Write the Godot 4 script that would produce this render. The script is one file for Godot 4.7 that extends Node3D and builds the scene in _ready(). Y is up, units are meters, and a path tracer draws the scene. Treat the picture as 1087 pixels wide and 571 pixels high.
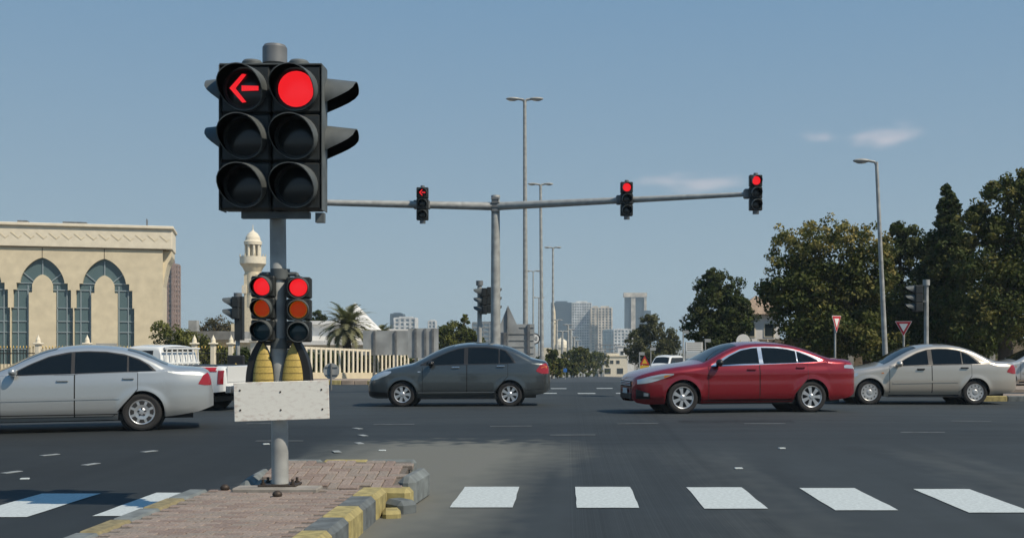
extends Node3D
# A wide signalled road junction in a gulf city: island with a tall signal in front, four saloon cars crossing, skyline behind.
# Units are metres, the camera stands at x = 0, z = 0 and looks along -z, the axis of the road.

var used := {}
var M := {}
var rng := RandomNumberGenerator.new()
var grain: NoiseTexture2D
var blotch: NoiseTexture2D
var fine_relief: NoiseTexture2D

class MB:
	var v := PackedVector3Array()
	var n := PackedVector3Array()
	var t := PackedVector2Array()
	var c := PackedColorArray()
	var ix := PackedInt32Array()
	var col := Color.WHITE
	var colored := false
	var textured := false
	func vert(p: Vector3, nn: Vector3, uv := Vector2.ZERO) -> int:
		v.append(p); n.append(nn)
		if colored: c.append(col)
		if textured: t.append(uv)
		return v.size() - 1
	func face(i: int, j: int, k: int) -> void:
		var g := (v[k] - v[i]).cross(v[j] - v[i])
		if g.dot(n[i] + n[j] + n[k]) < 0.0:
			ix.append(i); ix.append(k); ix.append(j)
		else:
			ix.append(i); ix.append(j); ix.append(k)
	func quad(a: Vector3, b: Vector3, d: Vector3, e: Vector3, out: Vector3) -> void:
		var g := (d - a).cross(b - a)
		if g.length() < 1e-12: g = (e - a).cross(d - a)
		g = g.normalized()
		if g.dot(out) < 0.0: g = -g
		var i := vert(a, g)
		vert(b, g); vert(d, g); vert(e, g)
		face(i, i + 1, i + 2); face(i, i + 2, i + 3)
	func box(o: Vector3, s: Vector3, b := Basis()) -> void:
		var h := s * 0.5
		for ax in 3:
			for sg in [-1.0, 1.0]:
				var a := Vector3.ZERO; var e := Vector3.ZERO; var f := Vector3.ZERO
				a[ax] = sg * h[ax]
				e[(ax + 1) % 3] = h[(ax + 1) % 3]
				f[(ax + 2) % 3] = h[(ax + 2) % 3]
				quad(o + b * (a - e - f), o + b * (a + e - f), o + b * (a + e + f), o + b * (a - e + f), b * a)
	func bevel_box(o: Vector3, s: Vector3, r: float, b := Basis()) -> void:
		# box whose twelve edges are chamfered by r
		var h := s * 0.5
		for ax in 3:
			for sg in [-1.0, 1.0]:
				var u := (ax + 1) % 3; var w := (ax + 2) % 3
				var a := Vector3.ZERO; var e := Vector3.ZERO; var f := Vector3.ZERO
				a[ax] = sg * h[ax]; e[u] = h[u] - r; f[w] = h[w] - r
				quad(o + b * (a - e - f), o + b * (a + e - f), o + b * (a + e + f), o + b * (a - e + f), b * a)
			for sg in [-1.0, 1.0]:
				for sh in [-1.0, 1.0]:
					var u := (ax + 1) % 3; var w := (ax + 2) % 3
					var l := Vector3.ZERO; l[ax] = h[ax] - r
					var p := Vector3.ZERO; p[u] = sg * h[u]; p[w] = sh * (h[w] - r)
					var q := Vector3.ZERO; q[u] = sg * (h[u] - r); q[w] = sh * h[w]
					quad(o + b * (p - l), o + b * (p + l), o + b * (q + l), o + b * (q - l), b * (p + q))
		for sx in [-1.0, 1.0]:
			for sy in [-1.0, 1.0]:
				for sz in [-1.0, 1.0]:
					var k := Vector3(sx, sy, sz)
					var g := (b * k).normalized()
					var i := vert(o + b * (k * (h - Vector3(0, r, r))), g)
					vert(o + b * (k * (h - Vector3(r, 0, r))), g)
					vert(o + b * (k * (h - Vector3(r, r, 0))), g)
					face(i, i + 1, i + 2)
	func tube(p0: Vector3, p1: Vector3, r0: float, r1: float, seg := 12, caps := true) -> void:
		var ax := (p1 - p0).normalized()
		var s := ax.cross(Vector3.UP if absf(ax.y) < 0.9 else Vector3.RIGHT).normalized()
		var q := ax.cross(s)
		var at := v.size()
		for k in seg + 1:
			var a := TAU * k / seg
			var d := s * cos(a) + q * sin(a)
			vert(p0 + d * r0, d, Vector2(float(k) / seg, 0)); vert(p1 + d * r1, d, Vector2(float(k) / seg, 1))
		for k in seg:
			var i := at + k * 2
			face(i, i + 1, i + 2); face(i + 1, i + 3, i + 2)
		if caps:
			for e in 2:
				var p := p0 if e == 0 else p1
				var r := r0 if e == 0 else r1
				var nn := -ax if e == 0 else ax
				var o := vert(p, nn)
				for k in seg + 1:
					var a := TAU * k / seg
					vert(p + (s * cos(a) + q * sin(a)) * r, nn)
				for k in seg: face(o, o + 1 + k, o + 2 + k)
	func path(pts: Array, radii: Array, seg := 8) -> void:
		for i in pts.size() - 1:
			tube(pts[i], pts[i + 1], radii[i], radii[i + 1], seg, i == 0 or i == pts.size() - 2)
	func lathe(prof: Array, seg: int, x: Transform3D) -> void:
		# prof: Vector2(radius, height) along the local y axis
		for j in prof.size() - 1:
			var a: Vector2 = prof[j]; var b: Vector2 = prof[j + 1]
			var d := b - a
			if d.length() < 1e-9: continue
			var nr := Vector2(d.y, -d.x).normalized()
			var at := v.size()
			for k in seg + 1:
				var an := TAU * k / seg
				var dir := Vector3(cos(an), 0, sin(an))
				var nn := (x.basis * (dir * nr.x + Vector3(0, nr.y, 0))).normalized()
				vert(x * (dir * a.x + Vector3(0, a.y, 0)), nn); vert(x * (dir * b.x + Vector3(0, b.y, 0)), nn)
			for k in seg:
				var i := at + k * 2
				face(i, i + 1, i + 2); face(i + 1, i + 3, i + 2)
	func sphere(o: Vector3, r: Vector3, seg := 14, rings := 9) -> void:
		var rows := []
		for j in rings + 1:
			var row := PackedVector3Array()
			var ph := -PI / 2 + PI * j / rings
			for k in seg + 1:
				var an := TAU * k / seg
				row.append(o + Vector3(cos(an) * cos(ph) * r.x, sin(ph) * r.y, sin(an) * cos(ph) * r.z))
			rows.append(row)
		var at := v.size()
		for row in rows:
			for p in row: vert(p, ((p - o) / (r * r)).normalized())
		for j in rings:
			for k in seg:
				var i := at + j * (seg + 1) + k
				face(i, i + 1, i + seg + 1); face(i + 1, i + seg + 2, i + seg + 1)
	func grid(rows: Array, out: Vector3, from_point := false) -> void:
		# smooth surface through a net of points; out is the outward direction, or a point inside
		var a: int = rows.size(); var b: int = rows[0].size()
		var ns := PackedVector3Array(); ns.resize(a * b)
		var sum := 0.0
		for i in a:
			for j in b:
				var du: Vector3 = rows[mini(i + 1, a - 1)][j] - rows[maxi(i - 1, 0)][j]
				var dv: Vector3 = rows[i][mini(j + 1, b - 1)] - rows[i][maxi(j - 1, 0)]
				var g := du.cross(dv)
				if g.length() < 1e-10: g = ns[i * b + j - 1] if j > 0 else (ns[(i - 1) * b + j] if i > 0 else Vector3.UP * 1e-6)
				g = g.normalized()
				ns[i * b + j] = g
				sum += g.dot((rows[i][j] - out) if from_point else out)
		var sg := 1.0 if sum >= 0.0 else -1.0
		var at := v.size()
		for i in a:
			for j in b: vert(rows[i][j], ns[i * b + j] * sg, Vector2(float(j) / maxf(1, b - 1), float(i) / maxf(1, a - 1)))
		for i in a - 1:
			for j in b - 1:
				var k := at + i * b + j
				face(k, k + 1, k + b); face(k + 1, k + b + 1, k + b)
	func prism(poly: PackedVector2Array, z0: float, z1: float, x := Transform3D()) -> void:
		# polygon in the local xy plane, thickness along local z
		var tr := Geometry2D.triangulate_polygon(poly)
		for e in 2:
			var z := z0 if e == 0 else z1
			var nn := x.basis * Vector3(0, 0, -1 if (e == 0) == (z0 < z1) else 1)
			var at := v.size()
			for p in poly: vert(x * Vector3(p.x, p.y, z), nn.normalized())
			for k in tr.size() / 3: face(at + tr[k * 3], at + tr[k * 3 + 1], at + tr[k * 3 + 2])
		var area := 0.0
		for i in poly.size():
			var p := poly[i]; var q := poly[(i + 1) % poly.size()]
			area += p.x * q.y - q.x * p.y
		for i in poly.size():
			var p := poly[i]; var q := poly[(i + 1) % poly.size()]
			var o := Vector3(q.y - p.y, p.x - q.x, 0) * signf(area)
			if o.length() < 1e-7: continue
			quad(x * Vector3(p.x, p.y, z0), x * Vector3(q.x, q.y, z0), x * Vector3(q.x, q.y, z1), x * Vector3(p.x, p.y, z1), x.basis * o)
	func leaf(p: Vector3, nn: Vector3, up: Vector3, s: float, w: float) -> void:
		var a := nn.cross(up).normalized() * s * w
		var b := nn.cross(a).normalized() * s
		var i := vert(p - b, nn)
		vert(p + a, nn); vert(p + b, nn); vert(p - a, nn)
		face(i, i + 1, i + 2); face(i, i + 2, i + 3)
	func mesh() -> ArrayMesh:
		var arr := []
		arr.resize(Mesh.ARRAY_MAX)
		arr[Mesh.ARRAY_VERTEX] = v; arr[Mesh.ARRAY_NORMAL] = n; arr[Mesh.ARRAY_INDEX] = ix
		if colored: arr[Mesh.ARRAY_COLOR] = c
		if textured: arr[Mesh.ARRAY_TEX_UV] = t
		var m := ArrayMesh.new()
		m.add_surface_from_arrays(Mesh.PRIMITIVE_TRIANGLES, arr)
		return m

# ---------------------------------------------------------------- naming and tagging
func numbered(called: String) -> String:
	var k: int = used.get(called, 0)
	used[called] = k + 1
	return called if k == 0 else "%s_%03d" % [called, k]

func thing(called: String, label: String, category: String, at := Vector3.ZERO, turn := 0.0, group := "") -> Node3D:
	var o := Node3D.new()
	o.name = numbered(called)
	add_child(o)
	o.position = at
	o.rotation.y = deg_to_rad(turn)
	o.set_meta("label", label); o.set_meta("category", category)
	if group != "": o.set_meta("group", group)
	return o

func empty_part(called: String, parent: Node3D, at := Vector3.ZERO) -> Node3D:
	var o := Node3D.new()
	o.name = called
	parent.add_child(o, true)
	o.position = at
	return o

func put(mesh: Mesh, called: String, m: Material, parent: Node3D, x := Transform3D()) -> MeshInstance3D:
	var o := MeshInstance3D.new()
	o.name = called
	o.mesh = mesh
	o.material_override = m
	parent.add_child(o, true)
	o.transform = x
	return o

func part(b: MB, called: String, m: Material, parent: Node3D, x := Transform3D()) -> MeshInstance3D:
	return put(b.mesh(), called, m, parent, x)

func structure(b: MB, called: String, m: Material) -> MeshInstance3D:
	var o := put(b.mesh(), numbered(called), m, self)
	o.set_meta("kind", "structure")
	return o

func copy(o: Node3D, label: String, at: Vector3, turn := 0.0) -> Node3D:
	var base := String(o.name).get_slice("_0", 0)
	var r: Node3D = o.duplicate()
	r.name = numbered(base)
	add_child(r)
	r.position = at
	r.rotation.y = deg_to_rad(turn)
	r.set_meta("label", label)
	return r

# ---------------------------------------------------------------- materials
func lin(r: float, g: float, b: float) -> Color:
	return Color(r, g, b).linear_to_srgb()

func noise_tex(freq: float, octaves: int, lo: float, hi: float, sd: int, size := 256) -> NoiseTexture2D:
	var f := FastNoiseLite.new()
	f.noise_type = FastNoiseLite.TYPE_SIMPLEX_SMOOTH
	f.frequency = freq
	f.fractal_octaves = octaves
	f.seed = sd
	var t := NoiseTexture2D.new()
	t.width = size; t.height = size; t.seamless = true; t.noise = f
	var g := Gradient.new()
	g.set_color(0, Color(lo, lo, lo)); g.set_color(1, Color(hi, hi, hi))
	t.color_ramp = g
	return t

func mat(c: Color, rough := 0.7, metal := 0.0) -> StandardMaterial3D:
	var m := StandardMaterial3D.new()
	m.albedo_color = c; m.roughness = rough; m.metallic = metal
	return m

func worn(c: Color, rough: float, metal: float, tile: float, tex: NoiseTexture2D) -> StandardMaterial3D:
	# a colour with grain and blotches over it, laid by world position
	var m := mat(c, rough, metal)
	m.albedo_texture = tex
	m.uv1_triplanar = true; m.uv1_world_triplanar = true
	m.uv1_scale = Vector3.ONE * (1.0 / tile)
	return m

func paint(c: Color, metal := 0.35, rough := 0.3) -> StandardMaterial3D:
	var m := mat(c, rough, metal)
	m.clearcoat_enabled = true; m.clearcoat = 1.0; m.clearcoat_roughness = 0.06
	return m

func glow(c: Color, energy: float) -> StandardMaterial3D:
	var m := mat(Color(0.25, 0.01, 0.01), 0.35)
	m.emission_enabled = true; m.emission = c; m.emission_energy_multiplier = energy
	return m

func make_materials() -> void:
	grain = noise_tex(0.09, 4, 0.78, 1.0, 3)
	blotch = noise_tex(0.014, 5, 0.72, 1.0, 5)
	fine_relief = noise_tex(0.2, 2, 0.0, 1.0, 9)
	M.galv = worn(lin(0.46, 0.47, 0.45), 0.55, 0.12, 1.3, blotch)
	M.galv_dark = worn(lin(0.2, 0.21, 0.215), 0.5, 0.2, 1.3, blotch)
	M.signal_black = worn(lin(0.022, 0.026, 0.026), 0.5, 0.0, 0.9, blotch)
	M.signal_grey = worn(lin(0.12, 0.135, 0.135), 0.55, 0.0, 0.9, blotch)
	M.visor_in = mat(lin(0.022, 0.025, 0.025), 0.6)
	M.lens_off = mat(lin(0.012, 0.015, 0.016), 0.18)
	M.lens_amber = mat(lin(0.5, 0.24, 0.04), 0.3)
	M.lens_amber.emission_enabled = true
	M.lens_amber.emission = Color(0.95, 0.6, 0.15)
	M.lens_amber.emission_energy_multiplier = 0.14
	M.lens_green = mat(lin(0.02, 0.05, 0.06), 0.1)
	M.red_lit = glow(Color(0.94, 0.13, 0.16), 1.0)
	M.yellow_paint = worn(lin(0.62, 0.45, 0.11), 0.6, 0.0, 0.5, grain)
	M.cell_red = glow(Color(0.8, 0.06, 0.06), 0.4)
	M.black_plastic = mat(lin(0.012, 0.013, 0.014), 0.55)
	M.bolt = mat(lin(0.06, 0.045, 0.035), 0.6, 0.5)
	M.concrete = worn(lin(0.34, 0.31, 0.27), 0.9, 0.0, 1.2, blotch)
	M.kerb_grey = worn(lin(0.2, 0.225, 0.225), 0.9, 0.0, 0.8, blotch)
	M.kerb_black = worn(lin(0.14, 0.16, 0.165), 0.85, 0.0, 0.6, blotch)
	M.kerb_yellow = worn(lin(0.43, 0.36, 0.15), 0.85, 0.0, 0.5, blotch)
	M.joint = worn(lin(0.16, 0.14, 0.12), 0.95, 0.0, 0.7, grain)
	M.white_line = worn(lin(0.53, 0.58, 0.575), 0.75, 0.0, 0.7, noise_tex(0.05, 5, 0.86, 1.0, 21))
	M.faded_line = worn(lin(0.16, 0.175, 0.18), 0.85, 0.0, 0.9, blotch)
	M.faint_line = worn(lin(0.34, 0.37, 0.37), 0.85, 0.0, 0.6, blotch)
	M.kerb_yellow_worn = worn(lin(0.3, 0.25, 0.13), 0.85, 0.0, 0.4, blotch)
	M.sand = worn(lin(0.3, 0.25, 0.18), 0.95, 0.0, 7.0, blotch)
	M.paving = worn(lin(0.36, 0.29, 0.23), 0.9, 0.0, 3.0, blotch)
	M.cream = worn(lin(0.72, 0.63, 0.45), 0.9, 0.0, 4.0, noise_tex(0.02, 5, 0.88, 1.0, 13))
	M.cream_light = worn(lin(0.78, 0.71, 0.56), 0.9, 0.0, 3.0, noise_tex(0.02, 5, 0.9, 1.0, 14))
	M.white_wall = worn(lin(0.78, 0.77, 0.74), 0.85, 0.0, 4.0, noise_tex(0.02, 5, 0.9, 1.0, 15))
	M.grey_wall = worn(lin(0.42, 0.43, 0.42), 0.85, 0.0, 4.0, blotch)
	M.roof_grey = worn(lin(0.24, 0.25, 0.25), 0.8, 0.0, 4.0, blotch)
	M.glass_blue = mat(lin(0.09, 0.14, 0.15), 0.06)
	M.glass_dark = mat(lin(0.02, 0.03, 0.036), 0.08)
	M.frame_blue = mat(lin(0.32, 0.38, 0.4), 0.4, 0.3)
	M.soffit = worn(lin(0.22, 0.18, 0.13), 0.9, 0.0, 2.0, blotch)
	M.iron = mat(lin(0.03, 0.03, 0.028), 0.6, 0.3)
	M.gold = mat(lin(0.4, 0.28, 0.08), 0.45, 0.5)
	M.bark = worn(lin(0.1, 0.075, 0.055), 0.95, 0.0, 0.6, grain)
	M.tyre = worn(lin(0.02, 0.02, 0.021), 0.8, 0.0, 0.4, grain)
	M.rim = mat(lin(0.62, 0.63, 0.64), 0.28, 0.75)
	M.rim_back = mat(lin(0.02, 0.02, 0.021), 0.6)
	M.car_glass = mat(lin(0.006, 0.008, 0.009), 0.03)
	M.car_glass.metallic_specular = 0.46
	M.chrome = mat(lin(0.75, 0.76, 0.77), 0.12, 0.95)
	M.trim_black = mat(lin(0.012, 0.012, 0.013), 0.45)
	M.gap = mat(lin(0.008, 0.008, 0.008), 0.9)
	M.lamp_clear = paint(lin(0.5, 0.54, 0.56), 0.55, 0.2)
	M.lamp_red = paint(lin(0.3, 0.008, 0.012), 0.1, 0.2)
	M.lamp_orange = paint(lin(0.6, 0.2, 0.03), 0.1, 0.2)
	M.plate = mat(lin(0.6, 0.6, 0.58), 0.5)
	M.sign_back = worn(lin(0.42, 0.44, 0.44), 0.6, 0.05, 5.0, blotch)
	M.sign_white = mat(lin(0.75, 0.75, 0.72), 0.5)
	M.sign_red = mat(lin(0.45, 0.02, 0.03), 0.5)
	M.sign_dark = mat(lin(0.02, 0.02, 0.022), 0.5)
	M.sign_blue = mat(lin(0.03, 0.14, 0.42), 0.5)
	M.sign_yellow = mat(lin(0.62, 0.4, 0.03), 0.5)
	var lf := StandardMaterial3D.new()
	lf.vertex_color_use_as_albedo = true
	lf.roughness = 0.75
	lf.metallic_specular = 0.3
	lf.backlight_enabled = true; lf.backlight = lin(0.3, 0.36, 0.12)
	M.leaf = lf

func bx(o: Vector3, s: Vector3) -> MB:
	var b := MB.new()
	b.box(o, s)
	return b

func bar(p: Vector3, q: Vector3, r0: float, r1: float, seg := 12) -> MB:
	var b := MB.new()
	b.tube(p, q, r0, r1, seg)
	return b

# height of the ground: level junction with a slight crown where the crossing road is cambered, falling away beyond 46 m
func gy(x: float, z: float) -> float:
	var d := -z
	var y := 0.12 * exp(-((x - 4.0) * (x - 4.0) / 60.0 + (d - 23.0) * (d - 23.0) / 16.0))
	y -= 0.08 * smoothstep(-3.3, -3.9, x) * (1.0 - smoothstep(13.5, 18.0, d))
	if d > 46.0: y -= minf(d - 46.0, 454.0) * 0.027
	return y
func _ready() -> void:
	rng.seed = 20240
	var cam := Camera3D.new()
	cam.name = "camera"
	add_child(cam)
	cam.position = Vector3(0, 1.52, 0)
	cam.projection = Camera3D.PROJECTION_FRUSTUM
	cam.near = 0.1
	cam.far = 6000.0
	cam.size = 0.1 * 571.0 / 1200.0
	cam.frustum_offset = Vector2(-0.00496, 0.00671)   # the lens is shifted: level camera, horizon low in the frame
	cam.current = true

	var sun := DirectionalLight3D.new()
	sun.name = "sun"
	add_child(sun)
	sun.light_energy = 1.5
	sun.light_color = Color(1.0, 0.95, 0.87)
	sun.light_angular_distance = 0.5
	sun.shadow_enabled = true
	sun.look_at_from_position(Vector3.ZERO, Vector3(-0.76, -1.0, -0.45))

	var sky_mat := ProceduralSkyMaterial.new()
	sky_mat.sky_top_color = lin(0.055, 0.21, 0.44)
	sky_mat.sky_horizon_color = lin(0.37, 0.475, 0.53)
	sky_mat.sky_curve = 0.24
	sky_mat.ground_horizon_color = lin(0.3, 0.3, 0.28)
	sky_mat.ground_bottom_color = lin(0.12, 0.11, 0.1)
	sky_mat.sun_angle_max = 1.0
	sky_mat.sky_cover = clouds()
	sky_mat.sky_cover_modulate = Color.WHITE
	var sky := Sky.new()
	sky.sky_material = sky_mat
	var env := Environment.new()
	env.background_mode = Environment.BG_SKY
	env.sky = sky
	env.tonemap_mode = Environment.TONE_MAPPER_LINEAR
	env.tonemap_exposure = 1.0
	env.sdfgi_enabled = true; env.ssao_enabled = true; env.ssil_enabled = true
	env.fog_enabled = true
	env.fog_density = 0.00035
	env.fog_light_color = lin(0.55, 0.66, 0.72)
	var we := WorldEnvironment.new()
	we.name = "environment"
	we.environment = env
	add_child(we)

	make_materials()
	ground_and_road()
	island()
	pavements()
	buildings()
	skyline()
	trees()
	fences()
	mast_signals()
	poles_and_signs()
	vehicles()
	front_signal()
	small_things()

func clouds() -> ImageTexture:
	# a few thin fair-weather streaks scattered round the sky
	var w := 2048
	var h := 1024
	var im := Image.create(w, h, false, Image.FORMAT_RGBA8)
	im.fill(Color(0, 0, 0, 0))
	var f := FastNoiseLite.new()
	f.seed = 4
	f.frequency = 0.035
	f.fractal_octaves = 4
	# azimuth from -z towards +x in degrees, elevation, half width, half height, strength
	var list := [[15.3, 10.1, 3.0, 0.55, 0.95], [6.7, 8.1, 3.4, 0.5, 0.6], [40.0, 12.0, 4.0, 0.7, 0.7], [-60.0, 14.0, 5.0, 0.8, 0.7], [-110.0, 11.0, 4.0, 0.6, 0.7], [95.0, 16.0, 5.0, 0.9, 0.7], [150.0, 10.0, 4.5, 0.7, 0.7], [-165.0, 18.0, 5.0, 0.9, 0.6]]
	for a in list:
		var cx: float = (a[0] / 360.0) * w
		var cy: float = (0.5 - a[1] / 180.0) * h
		var rx: float = a[2] / 360.0 * w
		var ry: float = a[3] / 180.0 * h
		for y in range(int(cy - ry * 2.0), int(cy + ry * 2.0) + 1):
			for x in range(int(cx - rx * 1.6), int(cx + rx * 1.6) + 1):
				var px := posmod(x, w)
				var u := (x + 0.5 - cx) / rx
				var s := (y + 0.5 - cy) / ry
				var nse := f.get_noise_2d(x * 1.2, y * 6.0)
				var k := clampf(1.0 - sqrt(u * u + s * s) + nse * 0.9, 0.0, 1.0)
				k = k * k * (3.0 - 2.0 * k) * float(a[4])
				if k > 0.0: im.set_pixel(px, y, Color(0.62, 0.5, 0.42, k))
	return ImageTexture.create_from_image(im)

# ---------------------------------------------------------------- ground, road, island
func sheet(xs: Array, zs: Array, lift: float, b: MB, uv0 := Vector2.ZERO, uvs := Vector2.ZERO) -> void:
	var at := b.v.size()
	for z in zs:
		for x in xs:
			var e := 0.4
			var nn := Vector3(gy(x - e, z) - gy(x + e, z), 2.0 * e, gy(x, z - e) - gy(x, z + e)).normalized()
			b.vert(Vector3(x, gy(x, z) + lift, z), nn, Vector2((x - uv0.x) * uvs.x, (z - uv0.y) * uvs.y))
	var w := xs.size()
	for i in zs.size() - 1:
		for j in w - 1:
			var k := at + i * w + j
			b.face(k, k + 1, k + w); b.face(k + 1, k + w + 1, k + w)

func steps(a: float, b: float, n: int) -> Array:
	var r := []
	for i in n + 1: r.append(a + (b - a) * i / n)
	return r

func blend(a: float, b: float, x: float) -> float:
	return smoothstep(a, b, x)

func asphalt_image() -> ImageTexture:
	# what lies on the junction's asphalt: patches of different age, dust by the islands, tyre tracks, oil, tar seams
	var w := 1600
	var h := 1120
	var data := PackedByteArray()
	data.resize(w * h * 3)
	var f := FastNoiseLite.new()
	f.seed = 8; f.frequency = 0.22; f.fractal_octaves = 4
	var g := FastNoiseLite.new()
	g.seed = 31; g.frequency = 2.3; g.fractal_octaves = 3
	var s := FastNoiseLite.new()
	s.seed = 77; s.frequency = 0.7; s.fractal_octaves = 3
	var i := 0
	for yy in h:
		var d := 48.0 - yy * 0.05        # metres ahead of the camera
		for xx in w:
			var x := xx * 0.05 - 40.0
			var big := f.get_noise_2d(x, d)
			var small := g.get_noise_2d(x, d)
			var across := s.get_noise_2d(x * 0.16, d * 2.4)      # streaks along the crossing road
			var along := s.get_noise_2d(x * 2.2 + 40.0, d * 0.14)  # streaks along our own road
			var k := blend(15.0, 17.5, d + big * 1.5)
			var v := 0.05 + 0.007 * big + 0.004 * small + 0.009 * lerpf(along, across, k)
			# fresher, darker surface left of the island and on the crossing lanes
			var left := blend(-3.3, -4.3, x + 0.3 * small) * (1.0 - blend(20.0, 23.0, d))
			v *= 1.0 - 0.32 * left
			var lane := blend(17.0, 17.8, d + 0.2 * small) * (1.0 - blend(20.5, 21.6, d + 0.25 * big))
			v *= 1.0 - 0.15 * lane
			v *= 1.0 + 0.15 * blend(30.0, 34.0, d + big)
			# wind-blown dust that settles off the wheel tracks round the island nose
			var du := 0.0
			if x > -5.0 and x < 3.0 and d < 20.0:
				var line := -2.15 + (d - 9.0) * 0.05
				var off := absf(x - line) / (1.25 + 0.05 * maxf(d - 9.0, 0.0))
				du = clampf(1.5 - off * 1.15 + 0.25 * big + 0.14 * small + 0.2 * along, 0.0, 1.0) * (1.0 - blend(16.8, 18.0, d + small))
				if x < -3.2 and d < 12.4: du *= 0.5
			# thin dust between the wheel tracks further right
			for lx in [1.55, 4.6, 8.0]:
				var o2 := absf(x - lx - 0.02 * d + 0.2 * big) / 0.7
				if o2 < 1.0: du = maxf(du, clampf((1.0 - o2) * 0.1 + 0.06 * small + 0.08 * along, 0.0, 0.15) * (1.0 - blend(15.0, 17.0, d)))
			# oil spots
			if absf(d - 21.0) < 0.35 and x > 2.0 and x < 4.2:
				v *= 1.0 - 0.45 * clampf(1.0 - absf(d - 21.0) / 0.3 + 0.8 * small, 0.0, 1.0)
			# tar-filled seam
			var seam := 21.8 - (x - 1.8) * 0.16 + 0.05 * small
			if x > 1.8 and absf(d - seam) < 0.05: v *= 0.75
			var seam2 := 17.2 + 0.25 * sin(x * 0.35) + 0.08 * small
			if absf(d - seam2) < 0.05 and x < 1.5: v *= 0.75
			v = clampf(v, 0.01, 0.3)
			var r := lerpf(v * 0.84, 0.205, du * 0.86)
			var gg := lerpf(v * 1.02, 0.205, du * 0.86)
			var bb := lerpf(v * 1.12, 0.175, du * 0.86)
			var c := Color(r, gg, bb).linear_to_srgb()
			data[i] = int(c.r * 255.0); data[i + 1] = int(c.g * 255.0); data[i + 2] = int(c.b * 255.0)
			i += 3
	return ImageTexture.create_from_image(Image.create_from_data(w, h, false, Image.FORMAT_RGB8, data))

var road: MeshInstance3D

func ground_and_road() -> void:
	var b := MB.new()
	var far := [-46.0, -60.0, -80.0, -110.0, -160.0, -240.0, -360.0, -500.0, -900.0, -1800.0, -5000.0]
	var xs := [-4000.0, -900.0, -300.0, -120.0, -60.0, -30.0, -10.0, 10.0, 30.0, 60.0, 120.0, 300.0, 900.0, 4000.0]
	sheet(xs, [60.0, 0.0, -42.0], -0.25, b)
	var at := b.v.size()
	sheet(xs, [-42.0] + far, -0.03, b)
	for k in xs.size(): b.v[at + k].y = -0.25
	structure(b, "ground", M.sand)

	var m := StandardMaterial3D.new()
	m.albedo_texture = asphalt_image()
	m.texture_repeat = false
	m.roughness = 0.88
	m.metallic_specular = 0.35
	m.roughness_texture = noise_tex(0.03, 4, 0.85, 1.0, 41)
	m.heightmap_enabled = false
	m.normal_enabled = false
	m.detail_enabled = true
	m.detail_blend_mode = BaseMaterial3D.BLEND_MODE_MUL
	m.detail_uv_layer = BaseMaterial3D.DETAIL_UV_2
	m.detail_albedo = noise_tex(0.35, 3, 0.72, 1.0, 55, 512)
	m.uv2_triplanar = true; m.uv2_world_triplanar = true
	m.uv2_scale = Vector3.ONE * 0.55
	var r := MB.new()
	r.textured = true
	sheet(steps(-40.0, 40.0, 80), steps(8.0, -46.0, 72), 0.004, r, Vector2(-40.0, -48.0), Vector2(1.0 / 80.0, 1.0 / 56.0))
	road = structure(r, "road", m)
	var fr := MB.new()
	sheet([-3.0, 2.0, 7.5], far.slice(0, 8), 0.004, fr)
	sheet([-40.0, -20.0, 0.0], [60.0, 40.0, 24.0, 8.0], 0.004, fr)
	sheet([0.0, 20.0, 40.0], [60.0, 40.0, 24.0, 8.0], 0.004, fr)
	var fm := worn(lin(0.05, 0.06, 0.066), 0.85, 0.0, 6.0, blotch)
	structure(fr, "road", fm)

	# zebra crossing
	for k in 8:
		var x0 := -1.10 + 1.18 * k
		marking("zebra_stripe", M.white_line, x0, x0 + 0.585, -12.03 + 0.012 * k * k, -10.5 + 0.02 * k * k)
	for k in 4:
		var x0 := -4.43 - 1.2 * k
		marking("zebra_stripe", M.white_line, x0, x0 + 0.62, -12.15 + 0.06 * k, -10.5 + 0.06 * k)
	# worn dashes: lanes of the crossing road, guide arcs for the turns
	for a in [[-3.6, 20.9], [-1.4, 20.3], [0.9, 20.6], [3.2, 20.5], [-6.1, 21.4], [5.6, 19.0], [8.1, 19.3], [10.6, 18.9], [-0.3, 18.6], [-4.9, 17.7], [7.2, 21.2]]:
		marking("lane_dash", M.faded_line, a[0], a[0] + 0.75, -a[1] - 0.05, -a[1] + 0.05)
	for a in [[-0.9, 35.2], [0.3, 35.1], [1.5, 35.2], [-0.6, 39.0], [1.0, 39.2], [2.6, 35.6], [3.6, 38.0]]:
		marking("lane_dash", M.white_line, a[0], a[0] + 0.55, -a[1] - 0.22, -a[1] + 0.22)
	for a in [[-3.28, 16.0, 20.0], [-3.2, 17.3, 24.0], [-3.4, 18.7, 30.0], [-3.75, 20.1, 36.0], [-6.05, 16.3, -25.0], [-6.3, 14.9, -18.0], [-7.3, 15.9, -30.0], [-6.95, 14.1, -20.0], [-8.3, 15.2, -34.0]]:
		var q := MB.new()
		q.box(Vector3.ZERO, Vector3(0.1, 0.006, 0.26), Basis(Vector3.UP, deg_to_rad(a[2])))
		part(q, "lane_dash", M.faint_line, road, Transform3D(Basis(), Vector3(a[0], gy(a[0], -a[1]) + 0.008, -a[1])))

func marking(called: String, m: Material, x0: float, x1: float, z0: float, z1: float) -> void:
	var b := MB.new()
	var n := 5
	var top := []
	for i in n + 1:
		var row := PackedVector3Array()
		for j in n + 1:
			var x := lerpf(x0, x1, float(j) / n)
			var z := lerpf(z0, z1, float(i) / n)
			row.append(Vector3(x + rng.randf_range(-0.006, 0.006), gy(x, z) + 0.011, z + rng.randf_range(-0.006, 0.006)))
		top.append(row)
	b.grid(top, Vector3.UP)
	part(b, called, m, road)

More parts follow.
